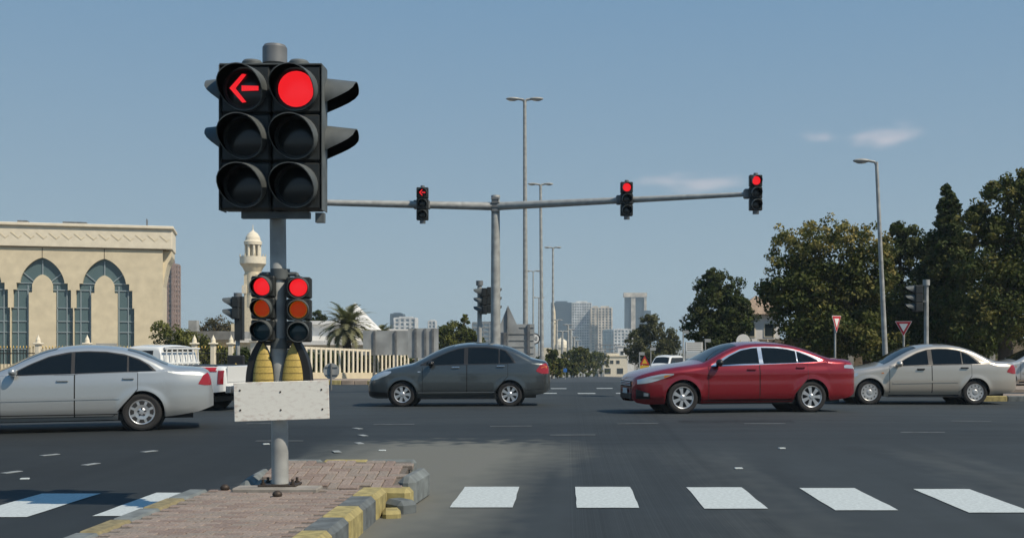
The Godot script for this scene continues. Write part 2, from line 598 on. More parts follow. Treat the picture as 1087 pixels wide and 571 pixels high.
func kerb_stone(parent: Node3D, m: Material, p: Vector3, l: float, w: float, h: float, turn: float, r := 0.02) -> void:
	# l runs along local z
	var b := MB.new()
	b.bevel_box(Vector3(0, h * 0.5 - 0.02, 0), Vector3(w, h + 0.04, l - 0.008), r)
	part(b, "kerb_stone", m, parent, Transform3D(Basis(Vector3.UP, deg_to_rad(turn)), p))

func brick_materials() -> Array:
	var r := []
	for c in [lin(0.33, 0.255, 0.215), lin(0.29, 0.22, 0.185), lin(0.36, 0.29, 0.245), lin(0.31, 0.26, 0.22)]:
		r.append(worn(c, 0.92, 0.0, 0.45, noise_tex(0.06, 5, 0.7, 1.0, 60 + r.size())))
	return r

func island() -> void:
	var o := thing("traffic_island", "raised island paved with reddish bricks, striped kerb, under the tall signal", "traffic island")
	var top := 0.19
	var z_end := -10.42
	# bed under the bricks: level part, then a short ramp that rises to the nose
	var bed := MB.new()
	bed.prism(PackedVector2Array([Vector2(-3.3, -0.1), Vector2(-1.9, -0.1), Vector2(-1.9, top - 0.012), Vector2(-3.3, top - 0.012)]), z_end, -2.5)
	part(bed, "bed", M.joint, o)
	var ramp := MB.new()
	ramp.prism(PackedVector2Array([Vector2(z_end - 0.005, 0), Vector2(-11.5, 0), Vector2(-11.45, 0.332), Vector2(z_end - 0.005, top - 0.016)]), 0.0, 1.36, Transform3D(Basis(Vector3(0, 0, 1), Vector3.UP, Vector3(1, 0, 0)), Vector3(-2.95, 0, 0)))
	part(ramp, "bed", M.joint, o)
	var mats := brick_materials()
	var q := MB.new()
	q.bevel_box(Vector3.ZERO, Vector3(0.192, 0.05, 0.092), 0.007)
	var shape := q.mesh()
	var rest := MB.new()
	var n := 0
	# ramp: herringbone
	var slope := atan2(0.16, 1.03)
	var rb := Basis(Vector3.RIGHT, slope)
	for r in range(0, 10):
		for c in range(-1, 14):
			var k := posmod(c - r, 4)
			var p := Vector2.ZERO
			var bs := rb
			if k == 0: p = Vector2(c + 1.0, r + 0.5)
			elif k == 3:
				p = Vector2(c + 0.5, r + 1.0)
				bs = rb * Basis(Vector3.UP, PI / 2)
			else: continue
			if p.x < 0.4 or p.x > 13.3 or p.y > 9.6: continue
			var pos := Vector3(-2.94 + p.x * 0.1, top - 0.006, z_end) + rb * Vector3(0, -0.014 + rng.randf_range(-0.003, 0.003), -p.y * 0.1 - 0.02)
			put(shape, "brick", mats[rng.randi() % 4], o, Transform3D(bs * Basis(Vector3.UP, rng.randf_range(-0.02, 0.02)), pos))
			n += 1
	# level part: stretcher rows, the far end first as those show most
	for i in 52:
		for j in 8:
			var z := z_end + 0.06 + i * 0.1
			var x := -3.2 + j * 0.2 + (0.1 if i % 2 == 1 else 0.0)
			if x > -1.98: continue
			if absf(x + 2.66) < 0.4 and absf(z + 10.34) < 0.14: continue
			var y := top - 0.026 + rng.randf_range(-0.003, 0.003)
			var bs := Basis(Vector3.UP, rng.randf_range(-0.02, 0.02))
			if n < 296:
				put(shape, "brick", mats[rng.randi() % 4], o, Transform3D(bs, Vector3(x, y, z)))
				n += 1
			else:
				rest.bevel_box(Vector3(x, y, z), Vector3(0.192, 0.05, 0.092), 0.007, bs)
	var rp := part(rest, "brick_paving", mats[0], o)
	rp.set_meta("kind", "stuff")
	# right kerb, stones painted in turn
	for k in 10:
		kerb_stone(o, M.kerb_yellow if k % 2 == 0 else M.kerb_black, Vector3(-1.78, 0, -10.36 + 0.3 + k * 0.6), 0.6, 0.25, 0.22, 0.0, 0.04)
	kerb_stone(o, M.kerb_yellow, Vector3(-1.62, 0, -10.47), 0.36, 0.2, 0.2, 82.0, 0.04)
	kerb_stone(o, M.kerb_black, Vector3(-1.52, 0, -10.25), 0.3, 0.2, 0.12, 40.0, 0.04)
	kerb_stone(o, M.kerb_yellow, Vector3(-1.56, 0, -9.98), 0.26, 0.16, 0.07, 10.0, 0.03)
	# nose: grey rounded kerb round the ramp
	kerb_stone(o, M.kerb_grey, Vector3(-1.5, 0, -11.02), 0.82, 0.17, 0.28, -4.0, 0.06)
	kerb_stone(o, M.kerb_grey, Vector3(-3.03, 0, -10.98), 0.95, 0.15, 0.27, 4.0, 0.06)
	for k in 3:
		kerb_stone(o, M.kerb_yellow if k % 2 == 1 else M.kerb_grey, Vector3(-2.75 + 0.48 * k, 0, -11.55), 0.48, 0.14, 0.345, 90.0, 0.03)
	# left kerb, paint nearly worn away
	for k in 13:
		kerb_stone(o, M.kerb_yellow_worn if k % 2 == 1 else M.kerb_grey, Vector3(-3.4, -0.08, -10.1 + k * 0.6), 0.6, 0.2, 0.275, 0.0, 0.03)
	var st := MB.new()
	st.bevel_box(Vector3(-2.66, top + 0.006, -10.34), Vector3(0.78, 0.05, 0.24), 0.012)
	part(st, "footing", M.concrete, o)

# ---------------------------------------------------------------- traffic signals
# every head faces +z in its own frame
func visor_mesh(r: float, l: float, low := 0.3) -> ArrayMesh:
	# tunnel hood: long above, cut back below, with thickness
	var b := MB.new()
	var n := 26
	var outer := []
	var inner := []
	for k in n + 1:
		var a := -PI * 0.5 + TAU * k / n
		var up := 0.5 + 0.5 * sin(a)
		var len := l * (low + (1.0 - low) * smoothstep(0.0, 0.85, up))
		var d := Vector3(cos(a), sin(a), 0)
		outer.append(PackedVector3Array([d * r, d * r * 0.985 + Vector3(0, 0, len)]))
		inner.append(PackedVector3Array([d * (r - 0.008), d * (r * 0.985 - 0.008) + Vector3(0, 0, len)]))
	b.grid(outer, Vector3(0, 0, l * 0.4), true)
	var at := b.v.size()
	b.grid(inner, Vector3(0, 0, l * 0.4), true)
	for k in range(at, b.n.size()): b.n[k] = -b.n[k]
	for k in n:
		b.quad(outer[k][1], outer[k + 1][1], inner[k + 1][1], inner[k][1], Vector3(0, 0, 1))
	return b.mesh()

func lens_mesh(r: float, bulge: float) -> ArrayMesh:
	var b := MB.new()
	var rows := []
	for i in 7:
		var row := PackedVector3Array()
		var q := r * maxf(i / 6.0, 0.015)
		for k in 25:
			var a := TAU * k / 24
			row.append(Vector3(cos(a) * q, sin(a) * q, bulge * (1.0 - pow(i / 6.0, 2))))
		rows.append(row)
	b.grid(rows, Vector3(0, 0, 1))
	return b.mesh()

func arrow_poly(b: MB, s: float, z: float) -> void:
	# chevron pointing left with a short separate bar, as the lit cells of the lens show it
	b.prism(PackedVector2Array([Vector2(-0.88, 0.0), Vector2(-0.12, 0.86), Vector2(0.12, 0.82), Vector2(-0.53, 0.0), Vector2(0.12, -0.82), Vector2(-0.12, -0.86)]), z, z + 0.012, Transform3D(Basis().scaled(Vector3(s, s, 1)), Vector3.ZERO))
	b.prism(PackedVector2Array([Vector2(-0.15, -0.16), Vector2(0.85, -0.13), Vector2(0.85, 0.13), Vector2(-0.15, 0.16)]), z, z + 0.012, Transform3D(Basis().scaled(Vector3(s, s, 1)), Vector3.ZERO))

func signal_column(parent: Node3D, cx: float, top: float, w: float, sh: float, dep: float, lr: float, vl: float, kinds: Array, housing: Material, hood: Material, vis: ArrayMesh, lens: ArrayMesh) -> void:
	# kinds: one entry for each section from the top: red, arrow, amber, green, off
	for i in kinds.size():
		var cy := top - sh * (i + 0.5)
		var h := MB.new()
		h.bevel_box(Vector3(cx, cy, -dep * 0.5), Vector3(w - 0.006, sh - 0.006, dep), minf(0.02, w * 0.06))
		# rolled door frame round the lens
		h.lathe([Vector2(lr * 1.3, 0.0), Vector2(lr * 1.3, 0.014), Vector2(lr * 1.08, 0.016), Vector2(lr * 1.04, 0.004)], 24, Transform3D(Basis(Vector3.RIGHT, PI / 2), Vector3(cx, cy, 0.0)))
		part(h, "housing", housing, parent)
		var kind: String = kinds[i]
		var lm: Material = M.lens_off
		if kind == "red": lm = M.red_lit
		elif kind == "amber": lm = M.lens_amber
		elif kind == "green": lm = M.lens_green
		put(lens, "lens", lm, parent, Transform3D(Basis(), Vector3(cx, cy, 0.005)))
		if kind == "amber":
			var cells := MB.new()
			for u in range(-6, 7):
				for q in range(-6, 7):
					var cp := Vector2(u + 0.5 * (q & 1), q * 0.87) * lr * 0.155
					if cp.length() < lr * 0.9: cells.sphere(Vector3(cx + cp.x, cy + cp.y, 0.007 + lr * 0.12 * (1.0 - cp.length_squared() / (lr * lr))), Vector3.ONE * lr * 0.07, 6, 4)
			part(cells, "lens_cells", M.cell_red, parent)
		if kind == "arrow":
			var ar := MB.new()
			arrow_poly(ar, lr * 0.92, 0.03)
			part(ar, "arrow", M.red_lit, parent, Transform3D(Basis(), Vector3(cx, cy, 0.0)))
		put(vis, "visor", hood, parent, Transform3D(Basis(Vector3.RIGHT, 0.1), Vector3(cx, cy, 0.004)))

func head(called: String, parent: Node3D, at: Vector3, turn: float, w: float, sh: float, dep: float, lr: float, vl: float, kinds: Array, low := 0.3) -> Node3D:
	var p := empty_part(called, parent, at)
	p.rotation.y = deg_to_rad(turn)
	signal_column(p, 0.0, 0.0, w, sh, dep, lr, vl, kinds, M.signal_black, M.signal_grey, visor_mesh(lr * 1.22, vl, low), lens_mesh(lr, lr * 0.12))
	return p

func front_signal() -> void:
	var d := 10.45
	var px := -2.665
	var o := thing("traffic_signal", "tall signal with a twin six-lens head, red arrow and red ball, on the brick island", "traffic signal", Vector3(px, 0.19, -d))
	o.scale = Vector3.ONE * 0.9676
	var y0 := -0.1455     # height of the footing
	var pole := MB.new()
	pole.tube(Vector3(0, 0.0, 0), Vector3(-0.035, 4.2 + y0, 0), 0.08, 0.074, 20)
	part(pole, "pole", M.galv, o)
	var fl := MB.new()
	fl.bevel_box(Vector3(0, 0.04, 0), Vector3(0.36, 0.022, 0.26), 0.004)
	for sx in [-0.14, 0.14]:
		for sz in [-0.09, 0.09]:
			fl.tube(Vector3(sx, 0.05, sz), Vector3(sx, 0.1, sz), 0.013, 0.013, 6)
			fl.tube(Vector3(sx, 0.05, sz), Vector3(sx, 0.066, sz), 0.024, 0.024, 6)
	part(fl, "base_plate", M.bolt, o)
	# main head: two columns of three, on a carrying frame in front of the pole
	var hx := -0.011
	var top := 4.12 + y0
	var hp := empty_part("signal_head", o, Vector3(hx, top, 0.3))
	var vis := visor_mesh(0.208, 0.27, 0.22)
	var lens := lens_mesh(0.168, 0.02)
	signal_column(hp, -0.237, 0.0, 0.468, 0.449, 0.2, 0.168, 0.27, ["arrow", "off", "off"], M.signal_black, M.signal_grey, vis, lens)
	signal_column(hp, 0.237, 0.0, 0.468, 0.449, 0.2, 0.168, 0.27, ["red", "off", "off"], M.signal_black, M.signal_grey, vis, lens)
	var fr := MB.new()
	fr.box(Vector3(0, 0.008, -0.1), Vector3(0.95, 0.012, 0.22))
	fr.box(Vector3(0.478, -0.674, -0.1), Vector3(0.008, 1.35, 0.22))
	fr.box(Vector3(-0.478, -0.674, -0.1), Vector3(0.008, 1.35, 0.22))
	fr.box(Vector3(0.02, -1.385, -0.12), Vector3(0.64, 0.06, 0.07))
	fr.box(Vector3(0.44, -1.41, -0.1), Vector3(0.08, 0.09, 0.08))
	for sx in [-0.2, 0.24]: fr.lathe([Vector2(0.0, 0.055), Vector2(0.08, 0.05), Vector2(0.095, 0.03), Vector2(0.095, 0.0)], 18, Transform3D(Basis(), Vector3(sx, 0.014, -0.1)))
	part(fr, "frame", M.signal_grey, hp)
	var cap := MB.new()
	cap.lathe([Vector2(0.0, 0.2), Vector2(0.1, 0.195), Vector2(0.115, 0.17), Vector2(0.115, 0.02), Vector2(0.09, 0.0)], 22, Transform3D(Basis(), Vector3(-0.035, 4.17 + y0, 0.06)))
	part(cap, "pole_cap", M.galv_dark, o)
	# heads for the crossing road, seen from the side
	head("signal_head", o, Vector3(0.3, top - 0.02, 0.02), 90.0, 0.42, 0.449, 0.2, 0.16, 0.42, ["off", "off"], 0.12)
	head("signal_head", o, Vector3(-0.38, top - 0.02, 0.02), -90.0, 0.42, 0.449, 0.2, 0.16, 0.28, ["off", "off"], 0.12)
	# small repeater heads low on the pole
	var yt := 2.174 + y0
	head("repeater_head", o, Vector3(-0.135, yt, 0.13), -4.0, 0.235, 0.207, 0.17, 0.083, 0.085, ["red", "amber", "green"], 0.45)
	head("repeater_head", o, Vector3(0.206, yt - 0.01, 0.13), 8.0, 0.235, 0.207, 0.17, 0.083, 0.085, ["red", "amber", "green"], 0.45)
	for hy in [yt + 0.02, yt - 0.64]:
		var ar := MB.new()
		ar.path([Vector3(-0.19, hy - 0.03, 0.04), Vector3(-0.17, hy, 0.02), Vector3(0.16, hy, 0.02), Vector3(0.18, hy - 0.03, 0.04)], [0.022, 0.022, 0.022, 0.022], 10)
		ar.tube(Vector3(0, hy - 0.05, 0), Vector3(0, hy + 0.05, 0), 0.092, 0.092, 18)
		part(ar, "bracket", M.signal_grey, o)
	# pointed yellow hoods in black shells under the repeaters
	for sx in [-1.0, 1.0]:
		var hood := empty_part("pedestrian_hood", o, Vector3(-0.145 if sx < 0.0 else 0.145, 0, 0.06))
		var og := func(w: float, h: float) -> PackedVector2Array:
			var pl := PackedVector2Array()
			for k in 15:
				var t := k / 14.0
				pl.append(Vector2(w * (1.0 - pow(t, 2.6)), h * t))
			for k in 14:
				var t := 1.0 - (k + 1) / 14.0
				pl.append(Vector2(-w * (1.0 - pow(t, 2.6)), h * t))
			return pl
		var yb := 1.1 + y0
		var sh := MB.new()
		sh.prism(og.call(0.13, 0.47), -0.1, 0.02, Transform3D(Basis(), Vector3(sx * 0.035, yb, 0)))
		part(sh, "shell", M.black_plastic, hood)
		var yl := MB.new()
		var rows := []
		for i in 13:
			var t := i / 12.0
			var row := PackedVector3Array()
			var w := 0.098 * (1.0 - pow(t, 2.6)) + 0.002
			for k in 13:
				var a := PI * k / 12.0
				row.append(Vector3(cos(a) * w - sx * 0.005, yb + 0.44 * t, 0.022 + sin(a) * w * 0.5))
			rows.append(row)
		yl.grid(rows, Vector3(0, yb + 0.2, 0), true)
		part(yl, "hood", M.yellow_paint, hood)
		for k in 6:
			var t := 0.06 + 0.14 * k
			var w := 0.099 * (1.0 - pow(t, 2.6)) + 0.003
			var rib := MB.new()
			var rr := []
			for e in 2:
				var row := PackedVector3Array()
				for j in 13:
					var a := PI * j / 12.0
					row.append(Vector3(cos(a) * w * 1.01 - sx * 0.005, yb + 0.44 * t + e * 0.0035, 0.022 + sin(a) * w * 0.52))
				rr.append(row)
			rib.grid(rr, Vector3(0, yb + 0.2, 0), true)
			part(rib, "rib", M.bolt, hood)
	# blank board bolted across the pole
	var bd := empty_part("board", o, Vector3(0.056, 0.993 + y0, 0.16))
	bd.rotation.z = 0.025
	bd.rotation.y = 0.12
	var pl := MB.new()
	pl.bevel_box(Vector3.ZERO, Vector3(0.875, 0.365, 0.022), 0.004)
	part(pl, "panel", board_material(), bd)
	for bxp in [[-0.38, 0.11], [-0.38, -0.075], [-0.01, 0.085], [-0.01, -0.085], [0.37, 0.095], [0.375, -0.09]]:
		part(bar(Vector3(bxp[0], bxp[1], 0.0), Vector3(bxp[0], bxp[1], 0.015), 0.011, 0.009, 8), "bolt", M.bolt, bd)
	part(bx(Vector3(0, 0, -0.05), Vector3(0.1, 0.3, 0.08)), "clamp", M.galv_dark, bd)

func board_material() -> StandardMaterial3D:
	# white paint, chalky, with rust bleeding from the edges and the upper left
	var w := 512
	var im := Image.create(w, w, false, Image.FORMAT_RGB8)
	var f := FastNoiseLite.new()
	f.seed = 17; f.frequency = 0.018; f.fractal_octaves = 5
	var g := FastNoiseLite.new()
	g.seed = 18; g.frequency = 0.09; g.fractal_octaves = 3
	for y in w:
		for x in w:
			var a := f.get_noise_2d(x, y)
			var e := g.get_noise_2d(x, y)
			var edge := maxf(absf(y / 256.0 - 1.0), absf(x / 256.0 - 1.0))
			var k := clampf((a + 0.3 * e - 0.34) * 1.3 + clampf(edge - 0.8, 0.0, 0.2) * 3.0 + (0.25 if y > 400 and x < 330 else 0.0) * clampf(a + 0.5, 0.0, 1.0), 0.0, 1.0)
			var fl := clampf(a * 0.8, 0.0, 0.25)
			var c := Color(0.72, 0.715, 0.66).lerp(Color(0.42, 0.29, 0.24), k * 0.7).lerp(Color(0.6, 0.58, 0.54), fl)
			c = c * (0.97 + 0.06 * e)
			im.set_pixel(x, y, c.linear_to_srgb())
	var m := mat(Color.WHITE, 0.8)
	m.albedo_texture = ImageTexture.create_from_image(im)
	m.uv1_triplanar = true
	m.uv1_scale = Vector3(1.0 / 0.88, 1.0 / 0.37, 1.0)
	m.uv1_offset = Vector3(0.5, 0.5, 0)
	return m

func mast_signals() -> void:
	var d := 34.0
	var o := thing("mast_signal", "grey mast with long overhead arms carrying three signals over the junction", "traffic signal", Vector3(-2.182, 0.0, -d))
	var ha := 5.685
	part(bar(Vector3.ZERO, Vector3(0.0, ha + 0.28, 0), 0.16, 0.125, 20), "pole", M.galv, o)
	var pc := MB.new()
	pc.lathe([Vector2(0, 0.08), Vector2(0.13, 0.06), Vector2(0.14, 0.0)], 18, Transform3D(Basis(), Vector3(0, ha + 0.27, 0)))
	part(pc, "pole_cap", M.galv, o)
	# plate with four bolt windows where the arms meet the pole
	var jp := MB.new()
	jp.box(Vector3(0, ha + 0.03, 0.13), Vector3(0.2, 0.46, 0.03))
	for k in 4: jp.box(Vector3(0, ha - 0.15 + 0.12 * k, 0.15), Vector3(0.26, 0.025, 0.03))
	part(jp, "joint_plate", M.galv_dark, o)
	var rend := Vector3(7.426, 5.666, 3.0)
	var lend := Vector3(-5.656, 5.686, 1.0)
	var mid := Vector3(0, ha, 0)
	part(bar(mid, rend, 0.125, 0.06, 16), "arm", M.galv, o)
	part(bar(mid, lend, 0.125, 0.085, 16), "arm", M.galv, o)
	var bits := [[446.0, 200.0, mid.lerp(lend, 0.375), ["arrow", "off", "off"]], [661.0, 192.0, mid.lerp(rend, 0.52), ["red", "off", "off"]], [801.0, 186.0, mid.lerp(rend, 0.985), ["red", "off", "off"]]]
	for a in bits:
		var p: Vector3 = a[2]
		head("signal_head", o, p + Vector3(0, 0.49, 0.27), 4.0, 0.36, 0.325, 0.16, 0.118, 0.2, a[3])
		var sl := MB.new()
		sl.bevel_box(p + Vector3(-0.05, 0, 0), Vector3(0.5, 0.26, 0.24), 0.03)
		sl.box(p + Vector3(0, -0.53, 0.2), Vector3(0.16, 0.1, 0.1))
		sl.box(p + Vector3(0, 0.0, 0.14), Vector3(0.1, 0.5, 0.1))
		sl.tube(p + Vector3(0, 0.46, 0.2), p + Vector3(0, 0.54, 0.2), 0.07, 0.06, 10)
		part(sl, "clamp", M.galv_dark, o)

	# side signals seen edge-on
	var s1 := thing("side_signal", "short signal post with hoods both ways beside the mast, behind the dark saloon", "traffic signal", Vector3(-2.742, 0.0, -35.0))
	part(bar(Vector3.ZERO, Vector3(0, 3.416, 0), 0.075, 0.07, 12), "post", M.galv, s1)
	part(bar(Vector3(0, 3.357, 0), Vector3(0, 3.503, 0), 0.11, 0.11, 14), "post_cap", M.galv_dark, s1)
	head("signal_head", s1, Vector3(0.42, 3.299, 0.12), 90.0, 0.3, 0.27, 0.18, 0.11, 0.26, ["off", "off", "off"], 0.15)
	head("signal_head", s1, Vector3(0.1, 3.270, 0.12), -90.0, 0.3, 0.27, 0.14, 0.11, 0.26, ["off", "off", "off"], 0.15)
	part(bx(Vector3(0.16, 2.541, 0.05), Vector3(0.36, 0.06, 0.06)), "bracket", M.galv_dark, s1)
	var s2 := thing("side_signal", "signal post with hoods facing left in front of the dark hedge, right of the lamp", "traffic signal", Vector3(11.430, 0.0, -36.0))
	part(bar(Vector3.ZERO, Vector3(0, 3.500, 0), 0.08, 0.07, 12), "post", M.galv, s2)
	part(bar(Vector3(0, 3.410, 0), Vector3(0, 3.590, 0), 0.11, 0.11, 14), "post_cap", M.galv, s2)
	head("signal_head", s2, Vector3(-0.42, 3.410, 0.1), -90.0, 0.36, 0.28, 0.24, 0.11, 0.27, ["off", "off", "off"], 0.15)
	part(bx(Vector3(-0.2, 2.900, 0.03), Vector3(0.4, 0.06, 0.06)), "bracket", M.galv_dark, s2)
	var s3 := thing("side_signal", "signal post with two hoods facing left, behind the repeater heads of the tall signal", "traffic signal", Vector3(-9.068, 0.0, -31.0))
	part(bar(Vector3.ZERO, Vector3(0, 2.915, 0), 0.06, 0.055, 12), "post", M.galv, s3)
	part(bar(Vector3(0, 2.812, 0), Vector3(0, 2.941, 0), 0.11, 0.11, 14), "post_cap", M.galv_dark, s3)
	head("signal_head", s3, Vector3(-0.1, 2.837, 0.1), -90.0, 0.36, 0.31, 0.2, 0.12, 0.26, ["off", "off"], 0.15)
	part(bx(Vector3(0.05, 2.243, 0.02), Vector3(0.22, 1.2, 0.2)), "control_box", M.signal_black, s3)
	var bb := MB.new()
	bb.bevel_box(Vector3(-0.02, 0.848, 0.1), Vector3(0.46, 0.78, 0.14), 0.03)
	part(bb, "button_box", M.black_plastic, s3)
	var yb := MB.new()
	yb.prism(PackedVector2Array([Vector2(-0.07, -0.2), Vector2(0.07, -0.2), Vector2(0.05, 0.1), Vector2(0, 0.2), Vector2(-0.05, 0.1)]), 0.0, 0.05, Transform3D(Basis(), Vector3(0, 0.823, 0.17)))
	part(yb, "button_hood", M.yellow_paint, s3)

# ---------------------------------------------------------------- vehicles
# A car body is a skin over stations along its length: x = 0 is the nose, the car heads towards -x, y is up, +z its left side.
func cv(pts: Array, x: float) -> float:
	var n := pts.size()
	if x <= pts[0].x: return pts[0].y
	if x >= pts[n - 1].x: return pts[n - 1].y
	var i := 0
	while pts[i + 1].x < x: i += 1
	var a: Vector2 = pts[i]; var b: Vector2 = pts[i + 1]
	var w := b.x - a.x
	var t := (x - a.x) / w
	var s := (b.y - a.y) / w
	var s0 := s; var s1 := s
	if i > 0:
		var p: Vector2 = pts[i - 1]
		var sp := (a.y - p.y) / (a.x - p.x)
		s0 = 0.0 if sp * s <= 0.0 else 2.0 * sp * s / (sp + s)
	if i < n - 2:
		var q: Vector2 = pts[i + 2]
		var sq := (q.y - b.y) / (q.x - b.x)
		s1 = 0.0 if sq * s <= 0.0 else 2.0 * sq * s / (sq + s)
	var t2 := t * t; var t3 := t2 * t
	return (2 * t3 - 3 * t2 + 1) * a.y + (t3 - 2 * t2 + t) * w * s0 + (-2 * t3 + 3 * t2) * b.y + (t3 - t2) * w * s1

func car_width(s: Dictionary, x: float, y: float) -> float:
	var pw := cv(s.plan, x)
	var yb := cv(s.belt, x)
	var yt := cv(s.top, x)
	var yy := minf(y, yb)
	var q := (yy - 0.56) / 0.45
	var w := pw - 0.05 * q * q
	w += float(s.crease) * maxf(0.0, 1.0 - absf(yy - float(s.crease_y)) / 0.13)
	if yy < 0.34: w -= (0.34 - yy) * 0.4
	for wx in s.wheels:
		var dx := absf(x - wx)
		var dist := sqrt(dx * dx + pow(y - float(s.wr), 2.0))
		if dist < float(s.arch) + 0.1: w += 0.014 * smoothstep(float(s.arch) + 0.1, float(s.arch), dist)
	if y > yb:
		w -= (y - yb) * float(s.tumble) + 0.015 * smoothstep(0.0, 0.03, y - yb)
	var r := lerpf(0.13, 0.09, clampf((yt - yb) / 0.3, 0.0, 1.0))
	if y > yt - r:
		var k := clampf((y - yt + r) / r, 0.0, 1.0)
		w -= r * 0.95 * (1.0 - sqrt(maxf(0.0, 1.0 - k * k)))
	return maxf(w, 0.05)

func car_low(s: Dictionary, x: float) -> float:
	var y := cv(s.low, x)
	for wx in s.wheels:
		var dx := absf(x - wx)
		var a: float = s.arch
		if dx < a: y = maxf(y, float(s.wr) + sqrt(a * a - dx * dx))
	return y

func car_roof(s: Dictionary, x: float, z: float) -> float:
	var yt := cv(s.top, x)
	var wt := car_width(s, x, yt)
	return yt + cv(s.crown, x) * (1.0 - pow(clampf(absf(z) / wt, 0.0, 1.0), 2.0))

func side_patch(s: Dictionary, bot: Array, top: Array, off: float, side: float, nx := 16, ny := 5) -> MB:
	# region of the car's side between two lines, laid just proud of the skin
	var b := MB.new()
	var x0: float = bot[0].x
	var x1: float = bot[bot.size() - 1].x
	var rows := []
	for i in nx + 1:
		var x := lerpf(x0, x1, float(i) / nx)
		var ya := linear(bot, x)
		var yb := maxf(linear(top, x), ya + 0.001)
		var row := PackedVector3Array()
		for j in ny + 1:
			var y := lerpf(ya, yb, float(j) / ny)
			row.append(Vector3(x, y, side * (car_width(s, x, y) + off)))
		rows.append(row)
	b.grid(rows, Vector3(0, 0, side))
	return b

func linear(pts: Array, x: float) -> float:
	if x <= pts[0].x: return pts[0].y
	for i in pts.size() - 1:
		if x <= pts[i + 1].x:
			return lerpf(pts[i].y, pts[i + 1].y, (x - pts[i].x) / maxf(1e-6, pts[i + 1].x - pts[i].x))
	return pts[pts.size() - 1].y

func top_patch(s: Dictionary, x0: float, x1: float, inset0: float, inset1: float, off: float) -> MB:
	var b := MB.new()
	var rows := []
	for i in 13:
		var t := i / 12.0
		var x := lerpf(x0, x1, t)
		var w := car_width(s, x, cv(s.top, x)) - lerpf(inset0, inset1, t)
		var row := PackedVector3Array()
		for j in 13:
			var z := lerpf(-w, w, j / 12.0)
			row.append(Vector3(x, car_roof(s, x, z) + off, z))
		rows.append(row)
	b.grid(rows, Vector3.UP)
	return b

func wheel_parts(s: Dictionary, parent: Node3D, at: Vector3, side: float) -> void:
	var w := empty_part("wheel", parent, at)
	w.rotation.y = 0.0 if side > 0.0 else PI
	var r: float = s.wr
	var k: float = s.rim_r
	var lie := Transform3D(Basis(Vector3.RIGHT, PI / 2), Vector3.ZERO)
	var t := MB.new()
	t.lathe([Vector2(k, -0.2), Vector2(r * 0.94, -0.2), Vector2(r, -0.17), Vector2(r, -0.03), Vector2(r * 0.975, -0.008), Vector2(r * 0.93, 0.004), Vector2(r * 0.83, 0.01), Vector2(k * 1.04, 0.0), Vector2(k, -0.02)], 36, lie)
	part(t, "tyre", M.tyre, w)
	var bk := MB.new()
	bk.lathe([Vector2(0.0, -0.06), Vector2(k * 1.01, -0.06)], 24, lie)
	part(bk, "rim_backing", M.rim_back, w)  # plain dark backing that closes the rim behind the spokes
	var m := MB.new()
	m.lathe([Vector2(k * 1.02, 0.0), Vector2(k * 0.99, 0.008), Vector2(k * 0.93, 0.002), Vector2(k * 0.9, -0.05)], 32, lie)
	var style: String = s.rim
	if style == "spokes":
		var n: int = s.spokes
		for i in n:
			var a := TAU * i / n + 0.2
			var bs := Basis(Vector3(0, 0, 1), a)
			m.prism(PackedVector2Array([Vector2(-0.026, 0.03), Vector2(0.026, 0.03), Vector2(0.03, k * 0.6), Vector2(0.047, k * 0.94), Vector2(-0.047, k * 0.94), Vector2(-0.03, k * 0.6)]), -0.035, -0.008, Transform3D(bs, Vector3.ZERO))
		m.lathe([Vector2(0.0, 0.005), Vector2(0.04, 0.003), Vector2(0.062, -0.012), Vector2(0.07, -0.03)], 20, lie)
		part(m, "rim", M.rim, w)
	else:
		m.lathe([Vector2(0.0, 0.006), Vector2(0.05, 0.004), Vector2(0.07, -0.006), Vector2(k * 0.6, 0.0), Vector2(k * 0.93, 0.0)], 28, lie)
		part(m, "hubcap" if style == "cap" else "rim", M.rim if style != "cap" else M.hubcap, w)
		var n: int = s.spokes
		for i in n:
			var a := TAU * i / n
			var h := MB.new()
			var x := Transform3D(Basis(Vector3(0, 0, 1), a), Vector3.ZERO)
			if style == "cap":
				h.prism(PackedVector2Array([Vector2(-0.014, k * 0.7), Vector2(0.014, k * 0.7), Vector2(0.017, k * 0.84), Vector2(-0.017, k * 0.84)]), -0.004, 0.003, x)
			else:
				h.prism(PackedVector2Array([Vector2(-0.03, k * 0.6), Vector2(0.03, k * 0.6), Vector2(0.052, k * 0.87), Vector2(0.0, k * 0.92), Vector2(-0.052, k * 0.87)]), -0.006, 0.003, x)
			part(h, "slot", M.rim_back, w)
		if style == "slots":
			for i in 5:
				var a := TAU * i / 5
				var h := MB.new()
				h.prism(PackedVector2Array([Vector2(-0.013, 0.04), Vector2(0.013, 0.04), Vector2(0.013, 0.075), Vector2(-0.013, 0.075)]), -0.004, 0.008, Transform3D(Basis(Vector3(0, 0, 1), a), Vector3.ZERO))
				part(h, "slot", M.rim_back, w)

